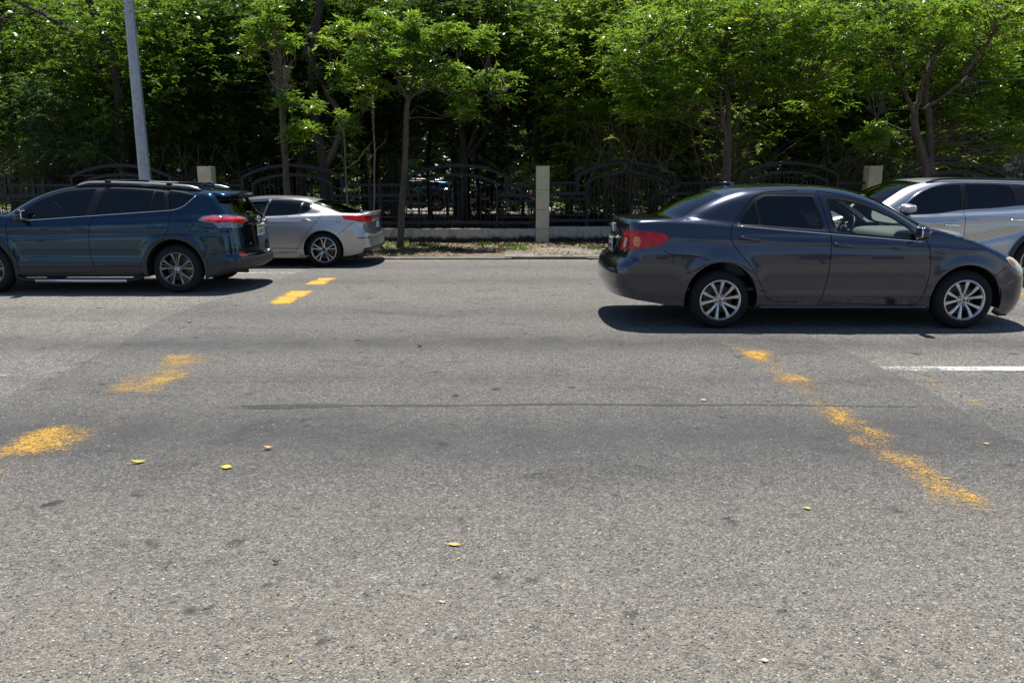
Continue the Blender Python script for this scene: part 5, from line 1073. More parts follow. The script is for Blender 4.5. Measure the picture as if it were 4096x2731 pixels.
def bark(name, a, b_):
    m = bpy.data.materials.new(name); m.use_nodes = True; nt = m.node_tree; b = nt.nodes['Principled BSDF']; P = N(nt, 'ShaderNodeNewGeometry').outputs['Position']
    mp = N(nt, 'ShaderNodeMapping'); mp.inputs['Scale'].default_value = (1, 1, .25); nt.links.new(P, mp.inputs[0]); n1 = noise(nt, mp.outputs[0], 26, 6, .7, .4); n2 = noise(nt, P, 3, 4)
    c = ramp(nt, n1, [(.3, a), (.7, b_)]); c = mixc(nt, mth(nt, 'MULTIPLY', mth(nt, 'SUBTRACT', n2, .5), 3, clamp=True), c, tuple(x*.5 for x in a)); nt.links.new(c, b.inputs['Base Color']); b.inputs['Roughness'].default_value = .9
    bump(nt, n1, .9, .03, b.inputs['Normal']); return m
BK = bark('bark_brown', (.055, .04, .03), (.16, .12, .09)); BKD = bark('bark_dark', (.022, .017, .014), (.07, .055, .045)); BKP = bark('bark_pale', (.12, .095, .07), (.26, .21, .16))
def leafmesh(name, C, D, U, L, Wd, tint, mat, parent=None, stuff=True, fold=.25):
    n = len(C); D = D/np.linalg.norm(D, axis=1)[:, None]; S_ = np.cross(D, U); S_ /= np.linalg.norm(S_, axis=1)[:, None]+1e-9; Up = np.cross(S_, D)
    L = L[:, None]; Wd = Wd[:, None]
    V = np.stack([C, C+D*L*.42+S_*Wd+Up*Wd*fold, C+D*L, C+D*L*.42-S_*Wd+Up*Wd*fold], 1).reshape(-1, 3)
    me = bpy.data.meshes.new(name); me.vertices.add(4*n); me.vertices.foreach_set('co', V.astype(np.float32).ravel())
    me.loops.add(4*n); me.loops.foreach_set('vertex_index', np.arange(4*n, dtype=np.int32)); me.polygons.add(n); me.polygons.foreach_set('loop_start', np.arange(0, 4*n, 4, dtype=np.int32))
    try: me.polygons.foreach_set('loop_total', np.full(n, 4, np.int32))
    except Exception: pass
    me.update(calc_edges=True); a = me.attributes.new('tint', 'FLOAT', 'POINT'); a.data.foreach_set('value', np.repeat(np.clip(tint, 0, 1), 4).astype(np.float32))
    me.materials.append(mat); o = link(name, me, parent)
    if stuff: o['kind'] = 'stuff'
    return o
RS = np.random.RandomState(11)
def unit(n): v = RS.normal(size=(n, 3)); return v/np.linalg.norm(v, axis=1)[:, None]
def tufts(P, leaf=.075, rach=7, per=9, rl=.26, up=.35, droop=.5, pin=True):
    # each tuft: compound leaves spreading from a twig tip, leaflets in two rows
    P = np.asarray(P); n = len(P); C = []; D = []; T = []
    d = unit(n*rach); d[:, 2] = np.abs(d[:, 2])*.7+up-.35*RS.rand(n*rach); d /= np.linalg.norm(d, axis=1)[:, None]
    o = np.repeat(P, rach, 0); rlen = rl*RS.uniform(.7, 1.25, n*rach); tt = np.repeat(RS.rand(n)**1.4*.75-.12, rach)+RS.rand(n*rach)*.3
    side = np.cross(d, [0, 0, 1.]); side /= np.linalg.norm(side, axis=1)[:, None]+1e-9
    for k in range(per):
        s = (k+1)/per; base = o+d*(rlen*s)[:, None]; base[:, 2] -= droop*rlen*s*s
        sg = 1 if k % 2 else -1
        dd = d*(.75 if k < per-1 else 1)+side*sg*(.8 if k < per-1 else 0)+RS.normal(size=d.shape)*.22; dd[:, 2] -= .25+.3*s
        C.append(base); D.append(dd); T.append(tt+RS.rand(len(tt))*.25+.12*s)
    return np.concatenate(C), np.concatenate(D), np.concatenate(T)
def crown(name, P, mat, parent, leaf=.08, asp=.2, tint_shift=0, **k):
    C, D, T = tufts(P, leaf, **k); n = len(C); U = unit(n)*.55+[0, 0, 1.]
    return leafmesh(name, C, D, U, leaf*RS.uniform(.75, 1.25, n), leaf*asp*RS.uniform(.8, 1.2, n), T+tint_shift, mat, parent)
def blob_pts(blobs, Y, dy=1.2, dens=1.0):
    out = []
    for b in blobs:
        cx, cy, rx_, ry_ = b[0], b[1], b[2], b[3]; n = int(b[4]*2.1*dens) if len(b) > 4 else max(3, int(rx_*ry_/240*dens))
        c = at(cx, cy, Y); k = 3100/Y*.98; v = unit(n)*(RS.rand(n)**.4)[:, None]
        yy = (b[5] if len(b) > 5 else RS.uniform(-dy, dy)*.6)
        out.append(c+v*[rx_/k, min(rx_/k, dy), ry_/k]+[0, yy, 0])
    return np.concatenate(out)
def limb(P, r0, r1, mat, name, parent, wob=.02, n=9):
    P = [Vector(p) for p in P]; Q = []
    for i in range(len(P)-1):
        a0 = P[max(i-1, 0)]; a1 = P[i]; a2 = P[i+1]; a3 = P[min(i+2, len(P)-1)]
        for k in range(4):
            t = k/4; Q.append(.5*((2*a1)+(a2-a0)*t+(2*a0-5*a1+4*a2-a3)*t*t+(3*a1-a0-3*a2+a3)*t**3))
    Q.append(P[-1]); m = len(Q)
    Q = [q+Vector(RS.normal(size=3))*wob*(0 if i in (0,) else 1) for i, q in enumerate(Q)]
    return MB().tube(Q, [(r0+(r1-r0)*(i/(m-1))**.8)*(1+RS.uniform(-.07, .07))*(1.25 if i == 0 and r0 > .08 else 1) for i in range(m)], n).build(name, mat, parent, True)
def twigs(name, roots, tips, mat, parent, r=.008, sag=.05):
    mb = MB()
    for a, b in zip(roots, tips):
        a = Vector(a); b = Vector(b); m1 = a.lerp(b, .35)+Vector(RS.normal(size=3))*.08*(b-a).length; m2 = a.lerp(b, .7)+Vector(RS.normal(size=3))*.07*(b-a).length
        mb.tube([a, m1, m2, b], [r*1.7, r*1.25, r, r*.5], 4, 0, False)
    o = mb.build(name, mat, parent, True); o['kind'] = 'stuff'; return o
def nearest(pts, nodes): nodes = np.array(nodes); return [nodes[np.argmin(((p-nodes)**2).sum(1)+np.maximum(nodes[:, 2]-p[2]+.2, 0)*3)] for p in pts]
def street_tree(label, Y, trunk, r0, r1, branches, blobs, matb=BK, dy=1.2, leaf=.115, extra=None, name='street_tree', lm=None, cat='tree', dens=1.0, **k):
    base = at(*trunk[0], Y); base[2] = .04; t = thing(name, label, cat, tuple(base), 0, 'trees on the verge'); off = -base
    P = [np.array([0, 0, -.03])]+[at(x, y, Y)+off for x, y in trunk[1:]]
    limb(P, r0, r1, matb, 'trunk', t, .008, 12); nodes = [p for p in P[1:]]
    for br in branches:
        dyb = br[0]; Q = [at(x, y, Y)+off+[0, dyb*i/max(1, len(br[1])-1), 0] for i, (x, y) in enumerate(br[1])]
        limb(Q, br[2], br[3], matb, 'branch', t, .015, 8)
        for i in range(len(Q)-1): nodes += [Q[i]+(Q[i+1]-Q[i])*s for s in (.3, .6, 1)]
    pts = blob_pts(blobs, Y, dy, dens)+off
    if extra is not None: pts = np.concatenate([pts, extra+off])
    crown('crown', pts, lm or LM_A, t, leaf, .17, rach=6, per=8, rl=.27)
    sub = pts[::2]; twigs('twigs', nearest(sub, nodes), sub, matb, t, .009)
    return t, nodes, pts
# slim tree with dead twigs, right of the lamp post
t1, nd, _ = street_tree('slim tree with dead brown twigs and sparse tufts, behind the silver sedan', 17.8,
  [(1160, 1000), (1150, 780), (1142, 650), (1128, 430), (1122, 330), (1112, 240)], .085, .055,
  [(.2, [(1118, 300), (1090, 230), (1060, 180), (1030, 120)], .04, .015), (-.2, [(1115, 260), (1112, 160), (1085, 60), (1075, 10)], .04, .015), (-.3, [(1128, 440), (1165, 415), (1220, 430)], .02, .008), (-.3, [(1135, 560), (1180, 540), (1230, 530)], .02, .008)],
  [(1071, 36, 50, 45), (1036, 119, 70, 45), (1012, 172, 50, 35), (1160, 172, 35, 35), (1166, 410, 60, 40), (1232, 428, 40, 35), (1226, 524, 72, 40), (1208, 565, 45, 28), (1100, 90, 35, 30)], dy=.6, dens=1.2)
rt = [np.array(nd[i % 4])*(1, 1, 1)+RS.normal(size=3)*.05 for i in range(90)]
base = at(1160, 1000, 17.8); base[2] = .04; dc = [at(RS.uniform(1085, 1160), RS.uniform(160, 420), 17.8)-base for _ in range(120)]
twigs('dead_twigs', [np.array([d[0]*.4-.02, d[1]*.2, d[2]+RS.uniform(-.3, .3)]) if 0 else at(1124+RS.uniform(-6, 6), 430-RS.rand()*190, 17.8)-base for d in dc], [d+RS.normal(size=3)*[.1, .25, .1] for d in dc], BKP, t1, .004)
street_tree('straight tree with a spreading bright crown, left of the middle pillar', 18.14,
  [(1600, 995), (1612, 780), (1622, 640), (1624, 480), (1632, 400)], .082, .058,
  [(0, [(1632, 410), (1600, 340), (1560, 270), (1500, 210)], .045, .018), (.4, [(1632, 410), (1650, 320), (1660, 220), (1660, 110)], .045, .018), (-.4, [(1625, 420), (1700, 340), (1760, 290), (1830, 250)], .03, .012), (.3, [(1700, 300), (1780, 190), (1860, 160), (1940, 150)], .022, .01),
   (-.2, [(1640, 380), (1740, 350), (1850, 400), (2010, 370)], .02, .008), (-.3, [(1850, 400), (1950, 300), (2014, 315)], .015, .008), (.2, [(1600, 350), (1480, 330), (1380, 350), (1340, 300)], .018, .008), (.1, [(1560, 270), (1440, 190), (1350, 130)], .02, .008), (-.1, [(1480, 420), (1440, 470), (1420, 520)], .012, .006)],
  [(1360, 119, 50, 35), (1526, 100, 60, 35), (1657, 107, 75, 45), (1496, 155, 55, 35), (1687, 178, 85, 50), (1752, 143, 55, 35), (1479, 220, 75, 45), (1568, 250, 85, 50), (1657, 226, 85, 50), (1330, 196, 40, 30), (1336, 280, 45, 28), (1383, 351, 55, 35), (1437, 417, 35, 30), (1419, 524, 42, 38), (1348, 458, 32, 26),
   (1479, 298, 60, 40), (1550, 369, 55, 38), (1669, 333, 60, 38), (1717, 286, 55, 38), (1806, 119, 45, 30), (1860, 172, 55, 35), (1931, 149, 50, 40), (1943, 195, 45, 30), (1794, 256, 55, 35), (1818, 304, 55, 35), (1740, 333, 50, 32), (1943, 286, 45, 25), (2014, 315, 50, 30), (2014, 381, 40, 38), (1907, 351, 45, 30), (1854, 405, 60, 35), (1883, 452, 45, 30), (1818, 458, 36, 26), (1600, 180, 80, 50)], dy=1.0, dens=1.15)
hi = lambda x0, x1, y0, y1, z0, z1, n: np.stack([RS.uniform(x0, x1, n), RS.uniform(y0, y1, n), RS.uniform(z0, z1, n)], 1)
street_tree('forked tree with a wide light crown behind the roof of the grey sedan', 18.4,
  [(2905, 960), (2907, 731), (2910, 640), (2912, 540)], .115, .09,
  [(-.3, [(2910, 560), (2893, 510), (2876, 430), (2870, 337), (2840, 240)], .075, .03), (.3, [(2912, 560), (2916, 420), (2914, 250), (2908, 100), (2915, -80)], .08, .04), (.2, [(2914, 560), (2960, 470), (2985, 380), (3060, 250)], .022, .01), (0, [(2880, 480), (2800, 400), (2740, 330), (2650, 300)], .03, .01), (-.2, [(2800, 200), (2770, 130), (2750, 90)], .04, .03), (.4, [(2912, 200), (3000, 120), (3150, 80)], .03, .012), (-.4, [(2870, 340), (2760, 240), (2600, 180)], .03, .01), (.3, [(2960, 450), (3080, 380), (3250, 330)], .02, .01)],
  [(2820, 170, 390, 180, 120), (2650, 400, 170, 90, 44), (2860, 300, 160, 70, 32), (3230, 190, 180, 160, 50), (3100, 340, 150, 70, 26), (2560, 230, 150, 130, 40), (2560, 450, 100, 60, 16), (3330, 400, 120, 80, 18), (2480, 330, 60, 60, 8), (3350, 290, 90, 90, 10), (2960, 60, 300, 80, 36)], dy=1.5, extra=hi(2, 7.5, 17.2, 20, 5.4, 7.2, 45))
street_tree('twisted tree with cut stubs behind the pale SUV', 18.4,
  [(3715, 960), (3707, 706), (3700, 655), (3681, 585), (3660, 520), (3659, 452)], .10, .085,
  [(-.2, [(3659, 460), (3630, 407), (3611, 356), (3560, 242), (3541, 127), (3522, 20)], .055, .025), (.1, [(3659, 460), (3681, 382), (3694, 331), (3738, 254), (3764, 210)], .06, .035), (.5, [(3720, 700), (3726, 500), (3729, 318), (3789, 127), (3802, -30)], .09, .05), (-.4, [(3846, 318), (3890, 230), (3936, 159), (4031, 0)], .05, .03), (-.2, [(3694, 440), (3740, 400), (3846, 318)], .03, .04), (-.5, [(3640, 440), (3540, 440), (3480, 475), (3440, 560)], .014, .007), (-.1, [(3680, 300), (3676, 290)], .04, .035)],
  [(3560, 140, 240, 130, 70), (3470, 330, 110, 80, 18), (3440, 560, 90, 40, 13), (3530, 520, 45, 30, 4), (3900, 110, 210, 130, 62), (3970, 320, 130, 150, 42), (3796, 369, 70, 50, 10), (3777, 585, 50, 30, 6), (4030, 560, 75, 60, 14), (3720, 60, 150, 70, 22), (3850, 480, 100, 50, 10), (4010, 470, 80, 60, 14)], dy=1.5, extra=hi(7, 13.5, 17.2, 20, 5.6, 7.4, 45))
# thin bare stems tied as stakes
for x0, y0, x1, y1, lb in ((1493, 980, 1491, 380, 'bare thin straight stem left of the spreading tree'), (1390, 980, 1372, 470, 'pale thin leaning stem behind the silver sedan')):
    a = at(x0, y0, 18.6); a[2] = .03; b = at(x1, y1, 18.6); t = thing('sapling', lb, 'sapling', tuple(a), 0); limb([(0, 0, 0), tuple((b-a)*.5+[.03, 0, 0]), tuple(b-a)], .028, .018, BKP, 'stem', t, .006, 7)
    twigs('twigs', [(b-a)*s for s in (.5, .6, .8, .9)], [(b-a)*s+RS.normal(size=3)*.3 for s in (.7, .8, 1, 1.1)], BKP, t, .004)
# feathery shrub
c = at(250, 560, 20.9); t = thing('feathery_shrub', 'pale feathery shrub above the roof of the teal SUV, left of the lamp post', 'shrub', (c[0], 20.9, 0)); off = -np.array([c[0], 20.9, 0])
pts = blob_pts([(200, 440, 120, 110, 26), (150, 360, 60, 40, 7), (370, 560, 100, 130, 28), (260, 600, 120, 90, 26), (340, 470, 90, 60, 12), (420, 640, 60, 60, 8), (180, 650, 110, 60, 14)], 20.9, 1.0)+off
crown('foliage', pts, LM_F, t, .055, .22, rach=6, per=26, rl=.62, up=.25, droop=.55)
twigs('twigs', [(RS.uniform(-.4, .4), 0, .6+RS.rand()) for _ in pts], pts, BKD, t, .01); limb([(0, 0, 0), (.1, 0, .8), (.05, 0, 1.9)], .07, .03, BKD, 'stem', t)
# ------------------------------------------------------------------ wood behind the fence
def wood_tree(label, x, y, h, rad, zlo, n, mat, forks=3, r0=.16, barkm=BKD, group='trees behind the iron fence', leaf=.085, lean=0, spread=.36):
    t = thing('tree', label, 'tree', (x, y, 0), 0, group); P = [np.zeros(3)-[0, 0, .05]]; p = np.zeros(3)
    for i in range(4): p = p+[RS.uniform(-.18, .18)+lean*.3, RS.uniform(-.15, .15), h*.15]; P.append(p)
    limb(P, r0, r0*.6, barkm, 'trunk', t, .015, 10); nodes = list(P[2:])
    for k in range(forks):
        a = RS.uniform(0, 6.28); s = P[RS.randint(2, 4)]; e = P[4]; d = np.array([math.cos(a), math.sin(a)*.6, 0]); Q = [s, s+d*rad*.22+[0, 0, h*.1], s+d*rad*.45+[0, 0, h*.24], s+d*rad*.6+[0, 0, h*.4]]
        limb(Q, r0*.5, r0*.18, barkm, 'limb', t, .03, 7); nodes += Q[1:]
    # clumped crown
    nc = max(6, int(n/15)); v = unit(nc)*(RS.rand(nc)**.33)[:, None]; cc = v*[rad, rad*.8, (h-zlo)*.5]+[P[4][0], P[4][1], (h+zlo)/2]
    pts = (cc[:, None]+RS.normal(size=(nc, 14, 3))*spread).reshape(-1, 3); pts = pts[pts[:, 2] > zlo*.8]
    crown('crown', pts, mat, t, leaf*1.22, .31, rach=4, per=7, rl=.30, up=.3, droop=.4)
    sub = pts[::16]; twigs('twigs', nearest(sub, nodes), sub, barkm, t, .012); return t
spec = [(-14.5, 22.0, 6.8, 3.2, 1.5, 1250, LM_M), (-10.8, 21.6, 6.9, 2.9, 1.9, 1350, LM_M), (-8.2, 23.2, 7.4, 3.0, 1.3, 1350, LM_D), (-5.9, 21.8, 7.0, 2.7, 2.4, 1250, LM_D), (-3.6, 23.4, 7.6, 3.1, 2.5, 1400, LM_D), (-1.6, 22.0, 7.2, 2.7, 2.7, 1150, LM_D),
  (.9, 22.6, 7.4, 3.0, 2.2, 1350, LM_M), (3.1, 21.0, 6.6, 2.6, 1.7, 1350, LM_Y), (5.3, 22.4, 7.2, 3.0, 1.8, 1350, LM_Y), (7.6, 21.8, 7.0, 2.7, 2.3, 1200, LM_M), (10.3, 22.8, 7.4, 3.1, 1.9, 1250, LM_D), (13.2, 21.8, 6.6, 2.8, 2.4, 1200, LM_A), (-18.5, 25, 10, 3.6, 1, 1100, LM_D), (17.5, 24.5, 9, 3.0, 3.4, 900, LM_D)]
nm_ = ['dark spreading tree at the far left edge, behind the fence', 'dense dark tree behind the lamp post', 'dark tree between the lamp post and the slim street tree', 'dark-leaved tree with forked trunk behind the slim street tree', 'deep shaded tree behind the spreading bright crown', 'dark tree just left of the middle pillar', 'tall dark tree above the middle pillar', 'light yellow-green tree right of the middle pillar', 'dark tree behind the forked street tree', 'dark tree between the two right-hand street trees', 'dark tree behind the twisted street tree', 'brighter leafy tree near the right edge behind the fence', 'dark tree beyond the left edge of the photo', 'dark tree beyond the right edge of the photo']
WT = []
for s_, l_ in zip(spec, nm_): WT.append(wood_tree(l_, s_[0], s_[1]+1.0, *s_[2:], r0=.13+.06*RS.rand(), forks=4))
BL = ['half-hidden tree in the second row of the wood, bay %s' % q for q in ('far left', 'behind the lamp post', 'behind the SUV pillar', 'behind the silver sedan', 'behind the spreading crown', 'left of the middle pillar', 'right of the middle pillar', 'over the sedan boot', 'over the sedan roof', 'behind the right pillar', 'at the right edge', 'beyond the right edge', 'beyond the left edge')]
for i in range(13):
    c_ = copy_tree(WT[(i*5+3) % 12]); c_.location = (-16.5+2.9*i+RS.uniform(-.5, .5), 27.2+RS.uniform(-.8, 1), -.25); c_.rotation_euler = (0, 0, 2+i*1.1); c_.scale = (1.12, 1.12, 1.35); c_['label'] = BL[(i-1) % 13]; c_['group'] = 'second row of the wood'
for i in range(10):
    c_ = copy_tree(WT[(i*7+1) % 12]); c_.location = (-19+4.2*i+RS.uniform(-.6, .6), 32.5+RS.uniform(-1, 1), 0); c_.rotation_euler = (0, 0, 1+i*1.7); c_.scale = (1.25, 1.2, 1.5); c_['label'] = 'shaded tree deep in the wood behind the fence'; c_['group'] = 'third row of the wood'
# big dark leaning trunks seen between the crowns
for pts_, r_, lb in (([(1300, 900), (1300, 700), (1262, 470), (1250, 250), (1275, 60), (1290, -60)], .17, 'thick dark forked trunk right of the slim street tree'), ([(470, 700), (480, 420), (440, 200), (380, 60), (340, -40)], .16, 'thick reddish dark trunk leaning left behind the lamp post')):
    a = at(*pts_[0], 21.4); a[2] = 0; t = thing('tree', lb, 'tree', tuple(a), 0, 'trees behind the iron fence'); P = [np.zeros(3)]+[at(x, y, 21.4)-a for x, y in pts_[1:]]; limb(P, r_, r_*.5, BKD, 'trunk', t, .01, 12)
    limb([P[2], P[2]+[.5, -.2, .7], P[2]+[-.1, -.3, 1.6], P[2]+[.3, -.3, 2.6]] if lb.startswith('thick dark') else [P[2], P[2]+[-.9, 0, .4], P[2]+[-1.9, 0, 1.0], P[2]+[-3, 0, 1.5]], r_*.6, .03, BKD, 'limb', t, .02)
    if lb.startswith('thick dark'): limb([P[1]+[0, 0, .2], P[1]+[.55, -.1, 1.3], P[1]+[.1, -.2, 2.3], P[1]+[-.25, -.2, 3.2]], .10, .05, BK, 'limb', t, .02)
    pp = P[-1]+RS.normal(size=(60, 3))*[1.2, .8, .6]+[0, 0, .5]; crown('crown', pp, LM_D, t, .085, .27, rach=4, per=7, rl=.3, up=.3, droop=.4)
# thicket of thin stems and light undergrowth behind the right-hand bays
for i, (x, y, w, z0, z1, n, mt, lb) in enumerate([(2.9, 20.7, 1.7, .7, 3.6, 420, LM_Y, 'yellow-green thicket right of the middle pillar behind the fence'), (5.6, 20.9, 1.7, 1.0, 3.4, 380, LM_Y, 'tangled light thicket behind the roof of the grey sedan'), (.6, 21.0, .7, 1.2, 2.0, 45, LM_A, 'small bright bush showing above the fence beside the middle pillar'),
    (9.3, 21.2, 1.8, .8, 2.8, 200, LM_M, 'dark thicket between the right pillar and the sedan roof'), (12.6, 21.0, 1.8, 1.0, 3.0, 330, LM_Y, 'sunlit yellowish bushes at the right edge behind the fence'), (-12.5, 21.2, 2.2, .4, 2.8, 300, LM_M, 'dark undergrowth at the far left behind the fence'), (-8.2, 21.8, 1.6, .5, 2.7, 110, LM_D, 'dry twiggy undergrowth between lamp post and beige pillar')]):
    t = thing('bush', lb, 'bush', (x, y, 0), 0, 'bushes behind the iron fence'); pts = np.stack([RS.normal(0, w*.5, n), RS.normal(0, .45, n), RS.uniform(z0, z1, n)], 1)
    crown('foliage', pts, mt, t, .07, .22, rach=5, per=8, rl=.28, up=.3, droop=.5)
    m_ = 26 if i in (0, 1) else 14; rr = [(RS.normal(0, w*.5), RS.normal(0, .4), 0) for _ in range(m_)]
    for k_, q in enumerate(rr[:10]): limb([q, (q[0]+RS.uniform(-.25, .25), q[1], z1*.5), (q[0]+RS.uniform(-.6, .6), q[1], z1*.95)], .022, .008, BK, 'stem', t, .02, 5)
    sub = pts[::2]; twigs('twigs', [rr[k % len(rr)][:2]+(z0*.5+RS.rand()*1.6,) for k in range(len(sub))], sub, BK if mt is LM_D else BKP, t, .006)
# bare trunks in the shade inside the park
for x, y, r_ in ((-3.2, 23, .07), (-2.7, 26, .10), (-1.9, 24, .05), (-1.2, 27.5, .09), (-.35, 23.6, .05), (.35, 26, .07), (1.7, 23.2, .05), (2.3, 24.6, .06), (3.7, 25.5, .07), (4.4, 23.4, .05), (6.2, 25, .08), (-6.9, 25.5, .09), (8.5, 24.3, .08), (9.2, 22.8, .05), (-4.7, 28, .09)):
    t = thing('bare_trunk', 'slim shaded trunk in the wood behind the fence', 'tree', (x, y, 0), 0, 'slim trunks in the shaded wood'); limb([(0, 0, -.05), (RS.uniform(-.1, .1), 0, 1), (RS.uniform(-.3, .3), 0, 2.2), (RS.uniform(-.5, .5), 0, 4.5)], r_, r_*.5, BKD, 'trunk', t, .012, 7)
# ------------------------------------------------------------------ floor of the wood, park beyond
terr('woodland_floor', -45, 45, 19.86, 37, .10, DIRT, 200, 40, .03)
PARK = soil('park_road_grey', [(.3, (.22, .21, .2)), (.7, (.34, .33, .31))], 2); ground_sheet('park_road', [(-60, 37, .09), (60, 37, .09), (60, 43, .09), (-60, 43, .09)], [(0, 1, 2, 3)], PARK)
GR = soil('lawn_green', [(.3, (.06, .10, .02)), (.5, (.12, .17, .03)), (.7, (.22, .22, .08))], 1.2); terr('lawn', -200, 200, 43, 300, .10, GR, 60, 40, .05)
n = 26000; x = RS.uniform(-14, 14, n); y = 20+RS.rand(n)**1.4*13; leafmesh('leaf_litter', np.stack([x, y, .12+RS.rand(n)*.03], 1), np.stack([RS.normal(size=n), RS.normal(size=n), RS.uniform(-.15, .3, n)], 1), unit(n)*.4+[0, 0, 1.], RS.uniform(.06, .12, n), RS.uniform(.018, .034, n), RS.rand(n), LM_L)
def vz(x, y): return .045-.008*(y-15.74)
n = 21000; x = RS.uniform(-9, 9, n); y = RS.uniform(15.8, 19.6, n); k_ = (noise_ := (np.sin(x*1.9+y*2.3)+np.sin(x*.8-y*1.4+2)+RS.normal(size=n)*.6)) > -.5; x, y = x[k_], y[k_]; n = len(x)
leafmesh('verge_litter', np.stack([x, y, vz(x, y)+.016+RS.rand(n)*.02], 1), np.stack([RS.normal(size=n), RS.normal(size=n), RS.uniform(-.1, .35, n)], 1), unit(n)*.4+[0, 0, 1.], RS.uniform(.035, .085, n), RS.uniform(.010, .022, n), RS.rand(n)**1.2, LM_L)
wl = [(1580, 985, .45), (1700, 990, .5), (1760, 1000, .35), (1640, 1005, .3), (1930, 985, .3), (2040, 990, .35), (2075, 1003, .3), (1510, 1000, .25), (1340, 1015, .4), (1250, 1035, .3), (1160, 1045, .35), (2370, 1000, .3), (1560, 1012, .35), (1840, 1008, .25), (1100, 1048, .2)]
g = thing('weeds', None, None); bpy.data.objects.remove(g)
for i, (px, py, w) in enumerate(wl):
    a = (px-2048)/3100; b = (1365.5-py)/3100; dz = -math.sin(PIT)+b*math.cos(PIT); tt = -1.52/dz; X, Yv = a*tt, max(15.85, (math.cos(PIT)+b*math.sin(PIT))*tt)
    n = int(120*w/.3); p = np.stack([RS.normal(0, w*.4, n), RS.normal(0, w*.22, n), RS.rand(n)*.03], 1); d = unit(n)*.7+[0, 0, .9]
    o = leafmesh('weed_clump', p, d, unit(n)*.5+[0, 0, 1.], RS.uniform(.05, .15, n), RS.uniform(.006, .014, n), RS.rand(n)*.8, LM_D if i % 3 else LM_F, None, False); o.location = (X, Yv, .05)
    tag(o, 'low green weed clump in the leafy verge by the road', 'weeds', 'weed clumps on the verge')
for i in range(11):
    x = -21+4.1*i+RS.uniform(-.5, .5); y = RS.uniform(31, 35.5); n = 170 if i < 4 else 0
    if i < 3:
        t = thing('bush', 'wide low shaded bush deep in the wood', 'bush', (x, y, 0), 0, 'low bushes deep in the wood'); pts = np.stack([RS.normal(0, 1.3, 380), RS.normal(0, .6, 380), RS.uniform(.25, 3.2, 380)], 1); crown('foliage', pts, LM_D if i else LM_A, t, .10, .3, rach=5, per=7, rl=.32, up=.3, droop=.5); WB = globals().setdefault('WB', []); WB.append(t)
    else:
        c_ = copy_tree(WB[i % 3]); c_.location = (x, y, 0); c_.rotation_euler = (0, 0, i*2.)
for i, x in enumerate((-13.5, -10.6, -8.3, -5.6, -1.0, .7, 2.9, 4.7, 6.9, 9.2, 11.6)):
    c_ = copy_tree(WB[1+i % 2]); c_.location = (x, 27.8+(i % 3)*.9, -.15); c_.rotation_euler = (0, 0, i*1.3); c_['group'] = 'dark shrubs among the trunks'; c_['label'] = 'dark shrub among the shaded trunks behind the fence'
# far tree line and parked cars in the park
spec = [(-50+5.2*i+RS.uniform(-1.5, 1.5), RS.uniform(54, 64), RS.uniform(9, 13), RS.uniform(4, 5.2)) for i in range(20)]
ft = []; ORD = ['first', 'second', 'third', 'fourth', 'fifth', 'sixth', 'seventh', 'eighth', 'ninth', 'tenth', 'eleventh', 'twelfth', 'thirteenth', 'fourteenth', 'fifteenth', 'sixteenth', 'seventeenth', 'eighteenth', 'nineteenth', 'twentieth']
for i, (x, y, h_, r_) in enumerate(spec):
    if i < 4: ft.append(wood_tree('sunlit tree far away across the park lawn', x, y, h_, r_, -.6, 2200, LM_A, group='far trees across the lawn', leaf=.30, r0=.25, spread=.6)); 
    else:
        c_ = copy_tree(ft[i % 4]); c_.location = (x, y, 0); c_.rotation_euler = (0, 0, i*1.3)
for i, c_ in enumerate(sorted([o for o in COL.objects if o.get('group') == 'far trees across the lawn'], key=lambda o: o.location.x)): c_['label'] = ORD[i]+' far tree from the left across the park lawn'
for grp, tx in (('dark shrubs among the trunks', ' dark shrub from the left among the shaded trunks'), ('low bushes deep in the wood', ' low bush from the left in the deepest row of the wood'), ('third row of the wood', ' tree from the left in the deepest row of the wood'), ('slim trunks in the shaded wood', ' slim shaded trunk from the left behind the iron fence'), ('weed clumps on the verge', ' green weed clump from the left on the leafy verge')):
    for i, c_ in enumerate(sorted([o for o in COL.objects if o.get('group') == grp], key=lambda o: o.location.x)): c_['label'] = ORD[i]+tx
far1 = copy_tree(suv); far1.location = (-3.6, 38.2, .09); far1['label'] = 'dark SUV parked far off in the park, seen through the fence bars'
far2 = copy_tree(kia); far2.location = (.2, 39.0, .09); far2['label'] = 'pale car parked far off in the park left of the middle pillar'
o = MB().bbox((-.12, -.12, 0), (.12, .12, .16), .02).build('roof_sign', M['redink'], far1); o.location = (.9, 0, 1.53)
# across the street, behind the photographer: what the paint and glass mirror
for i, (x, y) in enumerate(((-16, -21), (6, -22), (15, -21), (-27, -23))):
    c_ = copy_tree(WT[(i*2+1) % 12]); c_.location = (x, y, 0); c_.rotation_euler = (0, 0, 1+i); c_.scale = (.8, .8, .62); c_['label'] = ('first', 'second', 'third', 'fourth')[i]+' dark tree across the street behind the photographer'; c_['group'] = 'trees across the street'
b_ = thing('building', 'long pale building across the street behind the photographer', 'building', (2, -27, 0)); MB().box((-24, -4, 0), (24, 0, 4.2)).build('wall', pmat('wall_pale', (.38, .35, .30), .9), b_)
for k in range(12): MB().bbox((-22+k*4, -.02, 1.2), (-20.2+k*4, .05, 2.8), .01).build('window', M['gloss'], b_)
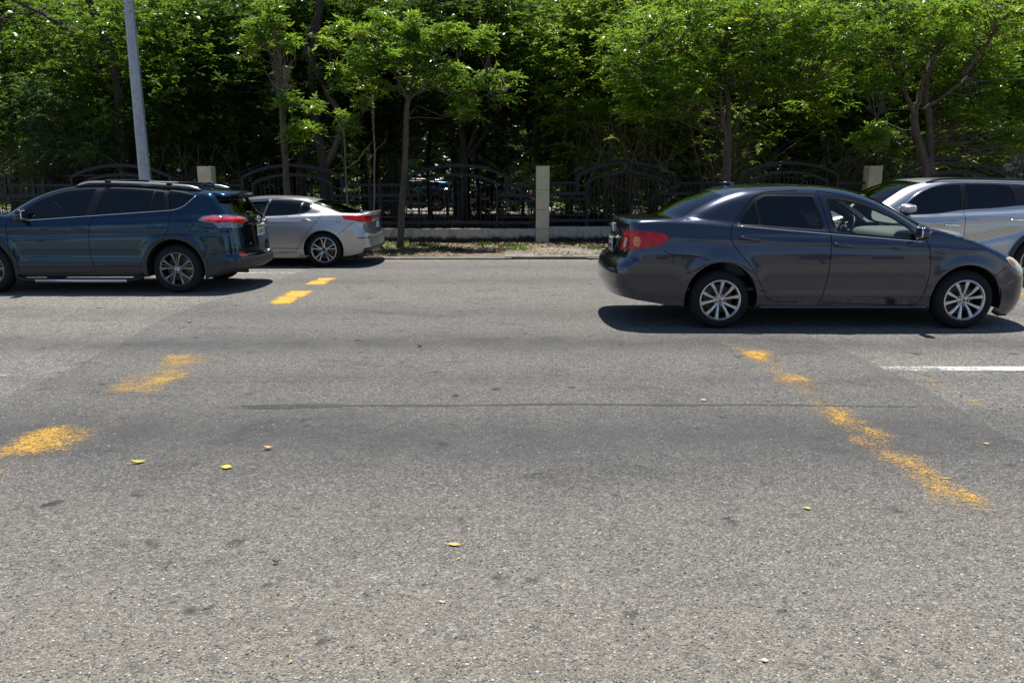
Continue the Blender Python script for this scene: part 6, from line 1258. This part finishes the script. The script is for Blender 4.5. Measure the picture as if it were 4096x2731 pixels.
# ------------------------------------------------------------------ fallen leaves and bits on the road
def fallen(px, py, L_, W_, col, lb, curl=.25, ang=0, nm='fallen_leaf', cat='leaf'):
    a = (px-2048)/3100; b = (1365.5-py)/3100; dz = -math.sin(PIT)+b*math.cos(PIT); tt = -1.566/dz; X, Yv = a*tt, (math.cos(PIT)+b*math.sin(PIT))*tt
    V = []; n = 7
    for i in range(n+1):
        t_ = i/n; w = W_*math.sin(math.pi*min(1, t_*1.05+.02))**.8*(1-.3*t_); x = (t_-.5)*L_; z = curl*L_*((t_-.5)**2)*2+.003
        V += [(x, -w, z+abs(w)*curl), (x, 0, z), (x, w, z+abs(w)*curl*1.4)]
    F_ = [(3*i+j, 3*i+j+1, 3*i+4+j, 3*i+3+j) for i in range(n) for j in (0, 1)]; V += [(-.5*L_, -.002, .004), (-.78*L_, -.002, .010), (-.78*L_, .002, .010), (-.5*L_, .002, .004)]; k_ = 3*(n+1); F_.append((k_, k_+1, k_+2, k_+3))
    o = mesh(nm, V, F_, pmat('leaf_col', col, .6), None, None, True); o.location = (X, Yv, .006); o.rotation_euler = (0, 0, ang); tag(o, lb, cat, 'leaves fallen on the road')
fallen(560, 1855, .085, .016, (.55, .42, .03), 'yellow folded leaf on the road, left of the other bright leaf', .5, .4)
fallen(910, 1875, .06, .028, (.62, .42, .01), 'bright yellow leaf on the road at lower left', .2, -.2)
fallen(1075, 1800, .055, .018, (.5, .33, .2), 'curled pale brown leaf on the road left of centre', .7, .3)
fallen(1820, 2185, .060, .013, (.66, .36, .07), 'long orange-tan leaf on the road below centre', .2, -.1)
fallen(1835, 2240, .018, .006, (.5, .35, .02), 'tiny yellow leaf scrap beneath the orange-tan leaf', .3, 1)
fallen(3230, 2040, .035, .012, (.6, .42, .04), 'yellow leaf scrap on the road between centre and the yellow stripe', .4, -.3)
fallen(3945, 1780, .035, .012, (.6, .42, .03), 'small yellow leaf near the right edge beside the stripe', .3, -.3)
fallen(1680, 1388, .055, .022, (.22, .13, .01), 'dark curled leaf standing on the road near the centre', .9, .3)
fallen(2815, 1605, .045, .014, (.6, .5, .3), 'pale leaf on the skid streak left of the yellow stripe', .3, .1)
fallen(3785, 1918, .06, .006, (.45, .38, .08), 'thin straw lying on the bright yellow stripe', .1, -.1)
fallen(1770, 2415, .03, .006, (.4, .42, .15), 'small greenish leaf near the bottom centre', .4, -.2)
fallen(1165, 2653, .013, .007, (.5, .33, .05), 'tiny ochre leaf at the bottom left of centre', .5, .3)
fallen(3060, 2650, .024, .010, (.55, .47, .33), 'pale dry leaf at the bottom right of centre', .3, -.3)
fallen(760, 1292, .06, .02, (.25, .2, .4), 'crumpled violet wrapper on the old asphalt behind the teal SUV', .8, .2, 'wrapper', 'litter')
fallen(1105, 2258, .028, .008, (.03, .03, .035), 'small dark crumb of rubber on the road, lower left', .8, .3, 'rubber_scrap', 'litter')
fallen(975, 2262, .012, .004, (.02, .12, .35), 'tiny blue plastic chip on the road, lower left', .2, .5, 'plastic_chip', 'litter')
